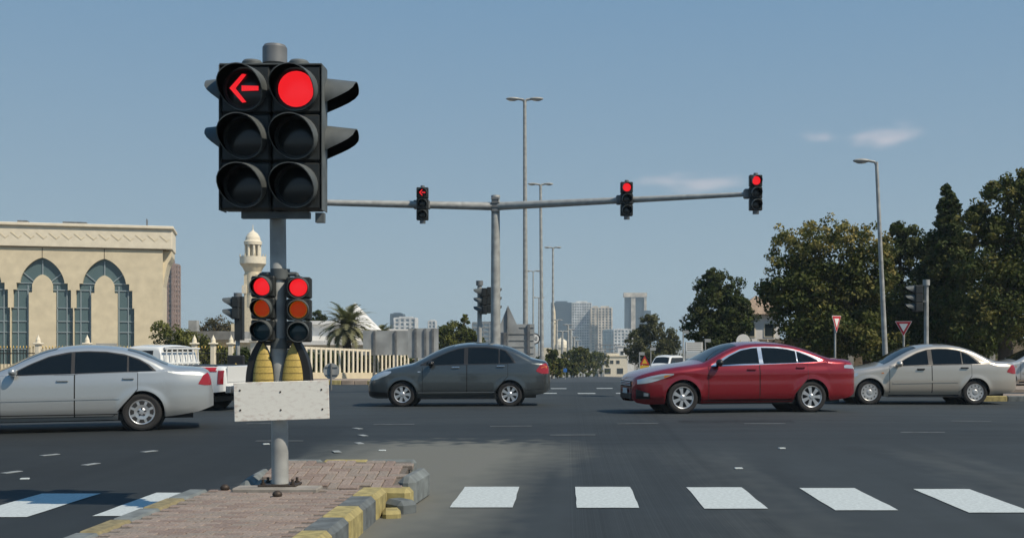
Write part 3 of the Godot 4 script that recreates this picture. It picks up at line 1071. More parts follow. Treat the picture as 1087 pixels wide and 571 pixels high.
func body_shell(s: Dictionary) -> MB:
	var L: float = s.top[s.top.size() - 1].x
	var st := {}
	for i in 76: st[snappedf(L * i / 75.0, 0.001)] = true
	for e in [0.012, 0.03, 0.055, 0.09, 0.13]:
		st[e] = true; st[snappedf(L - e, 0.001)] = true
	for wx in s.wheels:
		for k in 25:
			st[snappedf(wx - cos(PI * k / 24.0) * float(s.arch), 0.0001)] = true
		st[snappedf(wx - float(s.arch) * 0.998, 0.0001)] = true
		st[snappedf(wx + float(s.arch) * 0.998, 0.0001)] = true
	var xs := st.keys()
	xs.sort()
	var rows := []
	for x in xs:
		var yb := cv(s.belt, x)
		var yt := cv(s.top, x)
		var lo := minf(car_low(s, x), yt - 0.02)
		var r := lerpf(0.13, 0.09, clampf((yt - yb) / 0.3, 0.0, 1.0))
		var y2 := maxf(yt - r, lo + (yt - lo) * 0.5)
		var y1 := clampf(yb, lo, y2)
		var half := PackedVector3Array()
		for j in 13: half.append(Vector3(x, lerpf(lo, y1, j / 13.0), 0))
		for j in 7: half.append(Vector3(x, lerpf(y1, y2, j / 7.0), 0))
		for j in 8: half.append(Vector3(x, lerpf(y2, yt, sin(PI * 0.5 * j / 7.0)), 0))
		for j in half.size(): half[j].z = car_width(s, x, half[j].y)
		var wt: float = half[half.size() - 1].z
		for j in range(1, 7):
			var z := wt * (1.0 - j / 6.0)
			half.append(Vector3(x, car_roof(s, x, z), z))
		var row := half.duplicate()
		for j in range(half.size() - 2, -1, -1): row.append(Vector3(half[j].x, half[j].y, -half[j].z))
		rows.append(row)
	var b := MB.new()
	b.grid(rows, Vector3(L * 0.5, 0.6, 0), true)
	for e in 2:
		var row: PackedVector3Array = rows[0] if e == 0 else rows[rows.size() - 1]
		var n := row.size()
		for j in n / 2:
			b.quad(row[j], row[j + 1], row[n - 2 - j], row[n - 1 - j], Vector3(-1 if e == 0 else 1, 0, 0))
	return b

func make_car(called: String, s: Dictionary, label: String, category: String) -> Node3D:
	var o := thing(called, label, category)
	var L: float = s.top[s.top.size() - 1].x
	var pm: Material = s.paint
	var ox: float = -(float(s.wheels[0]) + float(s.wheels[1])) * 0.5
	var sh := Transform3D(Basis(), Vector3(ox, 0, 0))
	part(body_shell(s), "body", pm, o, sh)
	# floor pan and wheel wells
	var un := MB.new()
	un.box(Vector3(L * 0.5, 0.27, 0), Vector3(L - 0.7, 0.12, 1.3))
	un.box(Vector3(L * 0.5, 0.245, 0), Vector3(float(s.wheels[1]) - float(s.wheels[0]) - 2.0 * float(s.arch) - 0.02, 0.12, 1.58))
	for wx in s.wheels:
		for side in [-1.0, 1.0]:
			var ra := []
			for k in 15:
				var a := PI * k / 14.0
				var p := Vector3(float(wx) - cos(a) * (float(s.arch) + 0.004), float(s.wr) + sin(a) * (float(s.arch) + 0.004), 0)
				var w := car_width(s, p.x, p.y) - 0.012
				ra.append(PackedVector3Array([Vector3(p.x, p.y, side * w), Vector3(p.x, p.y, side * 0.55)]))
			un.grid(ra, Vector3(0, 0, side))
			un.tube(Vector3(wx, s.wr, side * 0.54), Vector3(wx, s.wr, side * 0.56), float(s.arch) + 0.03, float(s.arch) + 0.03, 20)
	part(un, "underbody", M.trim_black, o, sh)
	for wx in s.wheels:
		for side in [-1.0, 1.0]:
			wheel_parts(s, o, Vector3(ox + float(wx), float(s.wr), side * (cv(s.plan, wx) - 0.035)), side)
	# doors with their windows, on both sides
	for side in [1.0, -1.0]:
		if s.has("glass_base"):
			part(side_patch(s, s.glass_base[0], s.glass_base[1], 0.003, side, 40, 6), "window_surround", s.surround, o, sh)
		for dr in s.doors:
			var back := side_patch(s, dr.bot_o, dr.top_o, 0.002, side, 22, 10)
			part(back, "door_seal", M.gap, o, sh)
			var door := part(side_patch(s, dr.bot, dr.top, 0.006, side, 22, 10), "door", pm, o, sh)
			for gl in dr.glass:
				part(side_patch(s, gl[0], gl[1], 0.008, side, 22, 6), "window", M.car_glass, door)
			var hx: float = dr.handle.x
			var hy: float = dr.handle.y
			var hd := MB.new()
			hd.bevel_box(Vector3(hx, hy, side * (car_width(s, hx, hy) + 0.026)), Vector3(0.19, 0.034, 0.03), 0.01)
			part(hd, "handle", s.handle_m, door)
			var cup := MB.new()
			cup.bevel_box(Vector3(hx, hy - 0.012, side * (car_width(s, hx, hy) + 0.004)), Vector3(0.17, 0.06, 0.008), 0.003)
			part(cup, "handle_recess", M.trim_black, door)
		if s.has("mirror"):
			var mp: Vector2 = s.mirror
			var zz := car_width(s, mp.x, mp.y)
			var mi := MB.new()
			mi.sphere(Vector3(mp.x, mp.y + 0.05, side * (zz + 0.15)), Vector3(0.075, 0.075, 0.11), 16, 10)
			mi.tube(Vector3(mp.x, mp.y, side * (zz - 0.03)), Vector3(mp.x, mp.y + 0.02, side * (zz + 0.12)), 0.03, 0.025, 8)
			part(mi, "mirror", s.mirror_m, o, sh)
		for a in s.lamps:
			part(side_patch(s, a[1], a[2], 0.006, side, 14, 6), a[0], a[3], o, sh)
		if s.has("sill"):
			part(side_patch(s, s.sill[0], s.sill[1], 0.012, side, 20, 3), "side_moulding", s.sill[2], o, sh)
		if s.has("moulding"):
			part(side_patch(s, s.moulding[0], s.moulding[1], 0.016, side, 20, 3), "side_moulding", s.moulding[2], o, sh)
	part(top_patch(s, s.shield[0], s.shield[1], 0.0, 0.02, 0.006), "windscreen", M.car_glass, o, sh)
	part(top_patch(s, s.back[0], s.back[1], 0.03, 0.02, 0.006), "rear_window", M.car_glass, o, sh)
	# front: grille, intake, plate; rear plate
	for a in s.front:
		var q := MB.new()
		q.bevel_box(Vector3(a[1].x, a[1].y, 0), Vector3(a[2].x, a[2].y, a[2].z), 0.006)
		part(q, a[0], a[3], o, sh)
	if s.has("aerial"):
		part(bar(Vector3(s.aerial, cv(s.top, s.aerial) + 0.02, 0.3), Vector3(s.aerial + 0.2, cv(s.top, s.aerial) + 0.25, 0.3), 0.004, 0.003, 6), "aerial", M.trim_black, o, sh)
	return o

func v2(a: Array) -> Array:
	var r := []
	for i in a.size() / 2: r.append(Vector2(a[i * 2], a[i * 2 + 1]))
	return r

func door(x0: float, x1: float, lo: float, belt0: float, belt1: float, glass: Array, hx: float, hy: float, arch_x := 0.0, arch_y := 0.0) -> Dictionary:
	# lower door panel; when arch_x is set, the rear lower corner is cut away for the wheel arch
	var bot := [Vector2(x0, lo), Vector2(x1, lo)]
	var bot_o := [Vector2(x0 - 0.01, lo - 0.01), Vector2(x1 + 0.01, lo - 0.01)]
	if arch_x > 0.0:
		bot = [Vector2(x0, lo), Vector2(arch_x, lo), Vector2(arch_x + 0.12, lo + 0.16), Vector2(x1, arch_y)]
		bot_o = [Vector2(x0 - 0.01, lo - 0.01), Vector2(arch_x, lo - 0.01), Vector2(arch_x + 0.125, lo + 0.145), Vector2(x1 + 0.01, arch_y - 0.01)]
	var top := [Vector2(x0, belt0), Vector2(x1, belt1)]
	var top_o := [Vector2(x0 - 0.01, belt0 + 0.008), Vector2(x1 + 0.01, belt1 + 0.008)]
	return {"bot": bot, "top": top, "bot_o": bot_o, "top_o": top_o, "glass": glass, "handle": Vector2(hx, hy)}

func spec_red() -> Dictionary:
	var p := paint(lin(0.25, 0.010, 0.018), 0.45, 0.26)
	return {
		"paint": p, "crease": 0.022, "crease_y": 0.84, "tumble": 0.46, "wr": 0.328, "arch": 0.372, "rim_r": 0.222, "rim": "spokes", "spokes": 7,
		"wheels": [0.98, 3.755],
		"top": v2([0, 0.64, 0.03, 0.71, 0.1, 0.765, 0.25, 0.825, 0.55, 0.9, 0.9, 0.96, 1.25, 1.005, 1.42, 1.03, 1.6, 1.11, 1.95, 1.285, 2.2, 1.375, 2.5, 1.425, 2.8, 1.435, 3.1, 1.425, 3.4, 1.385, 3.75, 1.285, 4.1, 1.16, 4.28, 1.115, 4.55, 1.10, 4.7, 1.075, 4.77, 1.02, 4.8, 0.9, 4.815, 0.78]),
		"low": v2([0, 0.30, 0.08, 0.22, 0.3, 0.19, 0.6, 0.2, 1.4, 0.21, 3.3, 0.22, 4.2, 0.25, 4.6, 0.3, 4.815, 0.42]),
		"plan": v2([0, 0.52, 0.03, 0.6, 0.1, 0.7, 0.22, 0.79, 0.42, 0.855, 0.7, 0.895, 1.2, 0.91, 2.5, 0.915, 3.8, 0.905, 4.2, 0.885, 4.5, 0.84, 4.7, 0.76, 4.79, 0.68, 4.815, 0.6]),
		"belt": v2([0, 0.95, 1.3, 0.955, 2.5, 0.985, 3.6, 1.03, 4.3, 1.05, 4.815, 1.06]),
		"crown": v2([0, 0.02, 0.3, 0.03, 1.2, 0.035, 1.5, 0.05, 1.9, 0.07, 2.3, 0.05, 2.8, 0.045, 3.4, 0.05, 3.9, 0.06, 4.3, 0.03, 4.7, 0.02, 4.815, 0.01]),
		"shield": [1.46, 2.22], "back": [3.42, 4.18],
		"surround": M.chrome,
		"glass_base": [v2([1.58, 0.965, 2.5, 0.99, 3.55, 1.03, 4.02, 1.06]), v2([1.58, 0.98, 1.95, 1.185, 2.25, 1.315, 2.55, 1.362, 2.8, 1.37, 3.1, 1.36, 3.4, 1.315, 3.7, 1.22, 4.02, 1.065])],
		"doors": [
			door(1.52, 2.6, 0.29, 0.955, 0.975, [[v2([1.75, 0.99, 2.62, 1.008]), v2([1.75, 1.02, 2.0, 1.175, 2.25, 1.285, 2.5, 1.335, 2.62, 1.342])]], 2.43, 0.9),
			door(2.62, 3.66, 0.29, 0.98, 1.015, [[v2([2.71, 1.01, 3.44, 1.038]), v2([2.71, 1.345, 3.0, 1.34, 3.25, 1.315, 3.44, 1.275])], [v2([3.47, 1.04, 3.93, 1.06]), v2([3.47, 1.27, 3.7, 1.185, 3.93, 1.068])]], 3.5, 0.935, 3.3, 0.72)],
		"handle_m": p, "mirror": Vector2(1.72, 0.99), "mirror_m": M.trim_black,
		"lamps": [
			["headlight", v2([0.07, 0.6, 0.3, 0.635, 0.55, 0.71, 0.78, 0.795]), v2([0.07, 0.69, 0.3, 0.765, 0.55, 0.815, 0.78, 0.82]), M.lamp_clear],
			["indicator", v2([0.58, 0.73, 0.7, 0.775]), v2([0.58, 0.78, 0.7, 0.795]), M.lamp_orange],
			["intake", v2([0.05, 0.3, 0.3, 0.3]), v2([0.05, 0.5, 0.3, 0.42]), M.trim_black],
			["fog_lamp", v2([0.18, 0.36, 0.27, 0.36]), v2([0.18, 0.43, 0.27, 0.42]), M.lamp_clear],
			["taillight", v2([4.5, 0.92, 4.79, 0.9]), v2([4.5, 0.97, 4.65, 1.02, 4.79, 0.995]), M.lamp_clear],
			["taillight", v2([4.55, 0.99, 4.78, 0.98]), v2([4.55, 1.03, 4.78, 1.01]), M.lamp_red]],
		"sill": [v2([1.4, 0.25, 3.34, 0.25]), v2([1.4, 0.265, 3.34, 0.265]), M.trim_black],
		"front": [["grille", Vector2(0.035, 0.6), Vector3(0.1, 0.12, 0.9), M.trim_black], ["grille_bar", Vector2(-0.01, 0.63), Vector3(0.03, 0.014, 0.84), M.chrome], ["grille_bar", Vector2(-0.01, 0.6), Vector3(0.03, 0.014, 0.86), M.chrome], ["grille_bar", Vector2(-0.01, 0.57), Vector3(0.03, 0.014, 0.86), M.chrome], ["intake", Vector2(0.03, 0.35), Vector3(0.1, 0.12, 0.92), M.trim_black], ["number_plate", Vector2(-0.025, 0.45), Vector3(0.02, 0.11, 0.34), M.plate]],
		"aerial": 3.6,
	}

func spec_dark() -> Dictionary:
	var p := paint(lin(0.075, 0.088, 0.092), 0.6, 0.3)
	return {
		"paint": p, "crease": 0.01, "crease_y": 0.82, "tumble": 0.4, "wr": 0.305, "arch": 0.35, "rim_r": 0.2, "rim": "spokes", "spokes": 7,
		"wheels": [0.87, 3.47],
		"top": v2([0, 0.52, 0.03, 0.62, 0.1, 0.72, 0.25, 0.81, 0.5, 0.90, 0.85, 0.975, 1.1, 1.03, 1.25, 1.09, 1.6, 1.27, 1.95, 1.41, 2.25, 1.49, 2.55, 1.52, 2.9, 1.515, 3.25, 1.465, 3.55, 1.37, 3.85, 1.235, 4.02, 1.16, 4.2, 1.125, 4.33, 1.1, 4.41, 1.03, 4.44, 0.9, 4.46, 0.7]),
		"low": v2([0, 0.32, 0.06, 0.24, 0.25, 0.2, 1.3, 0.22, 3.1, 0.22, 3.9, 0.26, 4.3, 0.32, 4.46, 0.42]),
		"plan": v2([0, 0.45, 0.03, 0.55, 0.1, 0.66, 0.25, 0.76, 0.5, 0.825, 0.9, 0.85, 2.4, 0.855, 3.5, 0.85, 3.95, 0.825, 4.25, 0.765, 4.4, 0.69, 4.46, 0.55]),
		"belt": v2([0, 0.98, 1.2, 0.985, 2.3, 1.015, 3.5, 1.05, 4.46, 1.06]),
		"crown": v2([0, 0.02, 0.3, 0.03, 1.0, 0.035, 1.3, 0.05, 1.8, 0.06, 2.3, 0.045, 3.0, 0.04, 3.5, 0.05, 3.9, 0.035, 4.2, 0.02, 4.46, 0.01]),
		"shield": [1.16, 2.1], "back": [3.3, 3.98],
		"surround": M.trim_black,
		"glass_base": [v2([1.3, 0.995, 2.3, 1.025, 3.3, 1.05, 3.62, 1.06]), v2([1.3, 1.02, 1.6, 1.17, 1.95, 1.325, 2.2, 1.415, 2.5, 1.455, 2.9, 1.455, 3.2, 1.425, 3.38, 1.37, 3.5, 1.24, 3.62, 1.065])],
		"doors": [
			door(1.36, 2.42, 0.3, 0.99, 1.01, [[v2([1.45, 1.01, 2.36, 1.035]), v2([1.45, 1.07, 1.7, 1.2, 2.0, 1.33, 2.2, 1.395, 2.36, 1.42])]], 2.16, 0.955),
			door(2.44, 3.42, 0.3, 1.015, 1.04, [[v2([2.46, 1.038, 3.2, 1.055]), v2([2.46, 1.43, 2.9, 1.435, 3.2, 1.405])], [v2([3.23, 1.057, 3.56, 1.065]), v2([3.23, 1.4, 3.36, 1.35, 3.47, 1.22, 3.56, 1.072])]], 3.25, 0.985, 3.05, 0.75)],
		"handle_m": M.chrome, "mirror": Vector2(1.58, 1.0), "mirror_m": M.trim_black,
		"lamps": [
			["headlight", v2([0.1, 0.64, 0.25, 0.66, 0.5, 0.76, 0.6, 0.83]), v2([0.1, 0.71, 0.25, 0.80, 0.45, 0.865, 0.6, 0.865]), M.lamp_clear],
			["bumper_lower", v2([0.03, 0.26, 0.5, 0.24]), v2([0.03, 0.38, 0.5, 0.34]), M.trim_black],
			["side_repeater", v2([1.24, 0.84, 1.31, 0.84]), v2([1.24, 0.86, 1.31, 0.86]), M.lamp_clear],
			["taillight", v2([4.12, 0.86, 4.25, 0.8, 4.42, 0.8]), v2([4.12, 0.89, 4.22, 1.02, 4.36, 1.06, 4.42, 0.95]), M.lamp_red],
			["indicator", v2([4.24, 0.93, 4.38, 0.93]), v2([4.24, 0.96, 4.38, 0.99]), M.lamp_orange]],
		"sill": [v2([1.25, 0.335, 3.1, 0.35]), v2([1.25, 0.352, 3.1, 0.367]), M.chrome],
		"moulding": [v2([3.85, 0.42, 4.43, 0.45]), v2([3.85, 0.44, 4.43, 0.47]), p],
		"front": [["grille", Vector2(0.03, 0.56), Vector3(0.08, 0.1, 0.7), M.trim_black], ["grille_bar", Vector2(-0.012, 0.6), Vector3(0.02, 0.02, 0.7), M.chrome], ["number_plate", Vector2(-0.02, 0.42), Vector3(0.02, 0.11, 0.34), M.plate]],
	}

func spec_champagne() -> Dictionary:
	var p := paint(lin(0.52, 0.47, 0.4), 0.6, 0.3)
	return {
		"paint": p, "crease": 0.008, "crease_y": 0.86, "tumble": 0.42, "wr": 0.302, "arch": 0.345, "rim_r": 0.2, "rim": "cap", "spokes": 11,
		"wheels": [0.88, 3.415],
		"top": v2([0, 0.52, 0.03, 0.61, 0.1, 0.69, 0.3, 0.77, 0.6, 0.845, 1.0, 0.915, 1.2, 0.95, 1.36, 1.01, 1.65, 1.17, 1.95, 1.31, 2.2, 1.385, 2.5, 1.42, 2.8, 1.42, 3.1, 1.385, 3.35, 1.315, 3.6, 1.2, 3.85, 1.075, 3.98, 1.04, 4.2, 1.03, 4.38, 1.005, 4.45, 0.94, 4.48, 0.8, 4.5, 0.66]),
		"low": v2([0, 0.3, 0.08, 0.22, 0.3, 0.19, 1.3, 0.2, 3.0, 0.2, 3.85, 0.25, 4.3, 0.3, 4.5, 0.4]),
		"plan": v2([0, 0.48, 0.03, 0.57, 0.1, 0.67, 0.25, 0.76, 0.5, 0.82, 0.9, 0.845, 2.4, 0.852, 3.5, 0.845, 3.95, 0.825, 4.25, 0.775, 4.42, 0.7, 4.5, 0.56]),
		"belt": v2([0, 0.9, 1.2, 0.91, 2.4, 0.945, 3.5, 0.985, 4.5, 0.99]),
		"crown": v2([0, 0.02, 0.3, 0.03, 1.0, 0.035, 1.4, 0.05, 1.8, 0.06, 2.3, 0.045, 3.0, 0.04, 3.4, 0.05, 3.8, 0.03, 4.2, 0.02, 4.5, 0.01]),
		"shield": [1.26, 2.08], "back": [3.2, 3.82],
		"surround": M.trim_black,
		"glass_base": [v2([1.5, 0.925, 2.5, 0.955, 3.2, 0.975, 3.56, 0.985]), v2([1.5, 0.95, 1.75, 1.1, 2.05, 1.25, 2.3, 1.325, 2.55, 1.35, 2.8, 1.345, 3.05, 1.31, 3.25, 1.24, 3.4, 1.14, 3.56, 0.99])],
		"doors": [
			door(1.36, 2.36, 0.26, 0.915, 0.935, [[v2([1.6, 0.94, 2.3, 0.96]), v2([1.6, 0.99, 1.8, 1.11, 2.05, 1.23, 2.3, 1.31])]], 2.1, 0.855),
			door(2.38, 3.32, 0.26, 0.94, 0.965, [[v2([2.41, 0.962, 3.1, 0.982]), v2([2.41, 1.325, 2.75, 1.33, 3.0, 1.3, 3.1, 1.275])], [v2([3.13, 0.983, 3.5, 0.99]), v2([3.13, 1.265, 3.3, 1.18, 3.5, 0.998])]], 3.15, 0.885, 2.98, 0.7)],
		"handle_m": M.trim_black, "mirror": Vector2(1.56, 0.93), "mirror_m": p,
		"lamps": [
			["headlight", v2([0.09, 0.55, 0.3, 0.58, 0.6, 0.7]), v2([0.09, 0.63, 0.3, 0.72, 0.6, 0.765]), M.lamp_clear],
			["side_repeater", v2([1.16, 0.75, 1.22, 0.75]), v2([1.16, 0.775, 1.22, 0.775]), M.lamp_orange],
			["taillight", v2([4.2, 0.78, 4.35, 0.74, 4.47, 0.74]), v2([4.2, 0.82, 4.32, 0.95, 4.44, 0.96, 4.47, 0.9]), M.lamp_red]],
		"sill": [v2([1.26, 0.25, 3.05, 0.25]), v2([1.26, 0.29, 3.05, 0.29]), p],
		"moulding": [v2([1.42, 0.51, 3.0, 0.54]), v2([1.42, 0.56, 3.0, 0.59]), p],
		"front": [["grille", Vector2(0.03, 0.54), Vector3(0.08, 0.1, 0.6), M.trim_black], ["number_plate", Vector2(-0.02, 0.42), Vector3(0.02, 0.11, 0.34), M.plate]],
	}

func spec_silver() -> Dictionary:
	var p := paint(lin(0.44, 0.46, 0.46), 0.6, 0.32)
	return {
		"paint": p, "crease": 0.008, "crease_y": 0.84, "tumble": 0.44, "wr": 0.335, "arch": 0.375, "rim_r": 0.215, "rim": "slots", "spokes": 8,
		"wheels": [0.87, 3.795],
		"top": v2([0, 0.56, 0.03, 0.66, 0.1, 0.74, 0.3, 0.82, 0.7, 0.91, 1.2, 0.98, 1.4, 1.01, 1.6, 1.085, 1.95, 1.255, 2.25, 1.38, 2.55, 1.45, 2.9, 1.475, 3.3, 1.455, 3.65, 1.385, 3.95, 1.27, 4.2, 1.155, 4.4, 1.11, 4.7, 1.095, 4.85, 1.07, 4.93, 1.02, 4.97, 0.85, 5.0, 0.66]),
		"low": v2([0, 0.3, 0.08, 0.22, 0.3, 0.19, 1.4, 0.2, 3.4, 0.21, 4.2, 0.25, 4.7, 0.32, 5.0, 0.42]),
		"plan": v2([0, 0.5, 0.03, 0.6, 0.1, 0.7, 0.25, 0.8, 0.5, 0.87, 0.9, 0.905, 2.6, 0.915, 3.9, 0.905, 4.35, 0.885, 4.7, 0.82, 4.9, 0.74, 5.0, 0.62]),
		"belt": v2([0, 0.96, 1.4, 0.965, 2.6, 0.995, 3.9, 1.035, 5.0, 1.06]),
		"crown": v2([0, 0.02, 0.3, 0.03, 1.2, 0.035, 1.6, 0.05, 2.0, 0.06, 2.5, 0.045, 3.3, 0.04, 3.8, 0.05, 4.2, 0.03, 4.6, 0.02, 5.0, 0.01]),
		"shield": [1.48, 2.4], "back": [3.55, 4.22],
		"surround": M.trim_black,
		"glass_base": [v2([1.68, 0.985, 2.6, 1.005, 3.5, 1.035, 4.03, 1.05]), v2([1.68, 1.0, 2.0, 1.18, 2.3, 1.315, 2.6, 1.385, 2.9, 1.405, 3.2, 1.395, 3.5, 1.35, 3.75, 1.265, 3.92, 1.16, 4.03, 1.055])],
		"doors": [
			door(1.56, 2.7, 0.27, 0.975, 0.99, [[v2([1.82, 1.0, 2.65, 1.015]), v2([1.82, 1.06, 2.05, 1.185, 2.3, 1.295, 2.65, 1.37])]], 2.52, 0.895),
			door(2.72, 3.72, 0.27, 0.995, 1.03, [[v2([2.71, 1.017, 3.55, 1.045]), v2([2.71, 1.378, 2.95, 1.385, 3.25, 1.37, 3.55, 1.315])], [v2([3.58, 1.046, 3.97, 1.055]), v2([3.58, 1.305, 3.75, 1.24, 3.88, 1.16, 3.97, 1.06])]], 3.57, 0.925, 3.33, 0.74)],
		"handle_m": p, "mirror": Vector2(1.76, 1.0), "mirror_m": p,
		"lamps": [
			["headlight", v2([0.09, 0.6, 0.3, 0.63, 0.6, 0.72]), v2([0.09, 0.68, 0.3, 0.77, 0.6, 0.83]), M.lamp_clear],
			["taillight", v2([4.74, 0.81, 4.85, 0.79, 4.96, 0.79]), v2([4.74, 0.83, 4.82, 0.97, 4.9, 1.02, 4.96, 0.9]), M.lamp_red]],
		"sill": [v2([1.3, 0.3, 3.4, 0.3]), v2([1.3, 0.315, 3.4, 0.315]), M.trim_black],
		"moulding": [v2([1.3, 0.545, 3.44, 0.57]), v2([1.3, 0.565, 3.44, 0.59]), p],
		"front": [["grille", Vector2(0.03, 0.58), Vector3(0.08, 0.1, 0.7), M.trim_black], ["number_plate", Vector2(-0.02, 0.42), Vector3(0.02, 0.11, 0.34), M.plate]],
	}

func spec_pickup() -> Dictionary:
	var p := paint(lin(0.68, 0.69, 0.67), 0.0, 0.4)
	return {
		"paint": p, "crease": 0.0, "crease_y": 0.8, "tumble": 0.2, "wr": 0.32, "arch": 0.375, "rim_r": 0.2, "rim": "cap", "spokes": 8,
		"wheels": [0.8, 3.6],
		"top": v2([0, 0.6, 0.03, 0.75, 0.12, 0.86, 0.5, 0.95, 1.15, 1.0, 1.3, 1.08, 1.75, 1.36, 1.95, 1.45, 2.3, 1.49, 2.75, 1.48, 2.9, 1.44, 2.96, 1.1, 2.99, 1.035, 3.1, 1.03, 4.5, 1.03, 4.62, 1.0, 4.66, 0.7]),
		"low": v2([0, 0.36, 0.1, 0.3, 1.3, 0.3, 3.0, 0.34, 4.3, 0.42, 4.66, 0.46]),
		"plan": v2([0, 0.62, 0.05, 0.7, 0.2, 0.78, 0.6, 0.82, 2.9, 0.825, 4.5, 0.82, 4.62, 0.79, 4.66, 0.74]),
		"belt": v2([0, 1.02, 1.3, 1.03, 4.66, 1.05]),
		"crown": v2([0, 0.02, 1.2, 0.03, 1.8, 0.04, 2.8, 0.03, 3.0, 0.0, 4.66, 0.0]),
		"shield": [1.32, 1.8], "back": [2.895, 2.95],
		"surround": M.trim_black,
		"glass_base": [v2([1.5, 1.05, 2.72, 1.06]), v2([1.5, 1.1, 1.85, 1.32, 2.0, 1.38, 2.72, 1.38])],
		"doors": [door(1.4, 2.5, 0.36, 1.02, 1.03, [[v2([1.6, 1.07, 2.45, 1.07]), v2([1.6, 1.14, 1.9, 1.32, 2.05, 1.36, 2.45, 1.36])]], 2.3, 0.93)],
		"handle_m": M.trim_black, "mirror": Vector2(1.5, 1.05), "mirror_m": M.trim_black,
		"lamps": [
			["side_stripe", v2([3.0, 0.9, 4.45, 0.9]), v2([3.0, 0.925, 4.45, 0.925]), M.sign_red],
			["side_stripe", v2([3.75, 0.925, 4.42, 0.925]), v2([3.75, 1.0, 4.42, 1.0]), M.sign_red],
			["taillight", v2([4.48, 0.62, 4.62, 0.62]), v2([4.48, 0.93, 4.62, 0.93]), M.lamp_red]],
		"front": [["grille", Vector2(0.03, 0.68), Vector3(0.08, 0.12, 0.9), M.trim_black], ["bumper", Vector2(4.7, 0.5), Vector3(0.14, 0.16, 1.5), M.chrome], ["tailgate", Vector2(4.66, 0.84), Vector3(0.03, 0.36, 1.4), p], ["bed_cover", Vector2(3.75, 1.034), Vector3(1.3, 0.012, 1.4), M.trim_black], ["number_plate", Vector2(4.782, 0.52), Vector3(0.02, 0.11, 0.34), M.plate]],  # the bed is closed: a dark sheet covers it at rail height
	}

func place(o: Node3D, x: float, d: float, turn: float) -> void:
	o.position = Vector3(x, gy(x, -d) + 0.005, -d)
	o.rotation.y = deg_to_rad(turn)

func near_wheels(o: Node3D, s: Dictionary, fx: float, fd: float, turn: float) -> void:
	# fx, fd: where the left front tyre touches the road
	var a := deg_to_rad(turn)
	var wb := float(s.wheels[1]) - float(s.wheels[0])
	var z := cv(s.plan, s.wheels[0]) - 0.06
	var c := Vector3(fx, 0, -fd) - Basis(Vector3.UP, a) * Vector3(-wb * 0.5, 0, z)
	place(o, c.x, -c.z, turn)

func vehicles() -> void:
	M.hubcap = mat(lin(0.5, 0.5, 0.49), 0.35, 0.5)
	var s := spec_red()
	var red := make_car("saloon_car", s, "dark red saloon car with chrome window line crossing the junction", "car")
	near_wheels(red, s, 2.338, 23.0, 10.5)
	s = spec_dark()
	var dark := make_car("saloon_car", s, "dark grey saloon car in front of the mast pole, facing left", "car")
	near_wheels(dark, s, -4.019, 27.4, 2.0)
	s = spec_champagne()
	var ch := make_car("saloon_car", s, "champagne saloon car with plastic hubcaps, behind the red car's tail", "car")
	near_wheels(ch, s, 7.633, 28.4, 0.5)
	ch.scale = Vector3.ONE * 1.05
	s = spec_silver()
	var sv := make_car("saloon_car", s, "large silver saloon car cut by the left edge, front out of view", "car")
	var a := deg_to_rad(19.0)
	var rear := Vector3(-7.474, 0, -19.8)
	var front := rear + Vector3(-cos(a), 0, sin(a)) * 2.925
	near_wheels(sv, s, front.x, -front.z, 19.0)
	s = spec_pickup()
	var pk := make_car("pickup_truck", s, "white pickup truck with red side stripes, behind the silver saloon", "truck")
	place(pk, -9.95, 27.0, -15.0)
	var rack := MB.new()
	for k in 7: rack.tube(Vector3(0.63, 1.03, -0.66 + 0.22 * k), Vector3(0.63, 1.42, -0.62 + 0.207 * k), 0.018, 0.018, 8)
	for yy in [1.08, 1.42]: rack.tube(Vector3(0.63, yy, -0.7), Vector3(0.63, yy, 0.7), 0.022, 0.022, 8)
	part(rack, "headboard_rack", s.paint, pk, Transform3D(Basis(), Vector3(0.2, 0, 0)))
	# traffic further off
	s = spec_champagne()
	s.paint = paint(lin(0.4, 0.42, 0.43), 0.4, 0.35)
	s.handle_m = s.paint; s.mirror_m = s.paint
	var e1 := make_car("saloon_car", s, "silver car at the right edge behind the champagne saloon's tail", "car")
	place(e1, 16.500, 40.0, 0.0)
	s = spec_pickup()
	s.top = v2([0, 0.6, 0.03, 0.78, 0.12, 0.9, 0.5, 1.0, 1.15, 1.06, 1.3, 1.14, 1.75, 1.55, 1.95, 1.68, 2.3, 1.74, 3.6, 1.74, 4.3, 1.66, 4.45, 1.4, 4.6, 1.05, 4.66, 0.7])
	s.crown = v2([0, 0.02, 1.2, 0.03, 1.8, 0.05, 4.66, 0.03])
	s.back = [4.34, 4.56]
	s.lamps = [["headlight", v2([0.08, 0.66, 0.4, 0.7]), v2([0.08, 0.76, 0.4, 0.84]), M.lamp_clear], ["taillight", v2([4.5, 0.7, 4.63, 0.7]), v2([4.5, 0.95, 4.63, 0.95]), M.lamp_red]]
	s.front = [["grille", Vector2(0.02, 0.68), Vector3(0.1, 0.14, 1.0), M.trim_black], ["bumper", Vector2(-0.02, 0.5), Vector3(0.1, 0.18, 1.5), s.paint]]
	s.glass_base = [v2([1.5, 1.09, 4.2, 1.12]), v2([1.5, 1.14, 1.85, 1.5, 2.0, 1.58, 4.05, 1.58, 4.2, 1.4])]
	var e2 := make_car("sport_utility_vehicle", s, "small white off-roader waiting far back, above the red car's bonnet", "car")
	place(e2, 7.210, 84.0, 62.0)
	s = spec_dark()
	var e3 := make_car("saloon_car", s, "dark car far back, half hidden by the red car's windscreen", "car")
	place(e3, 9.030, 86.0, 58.0)

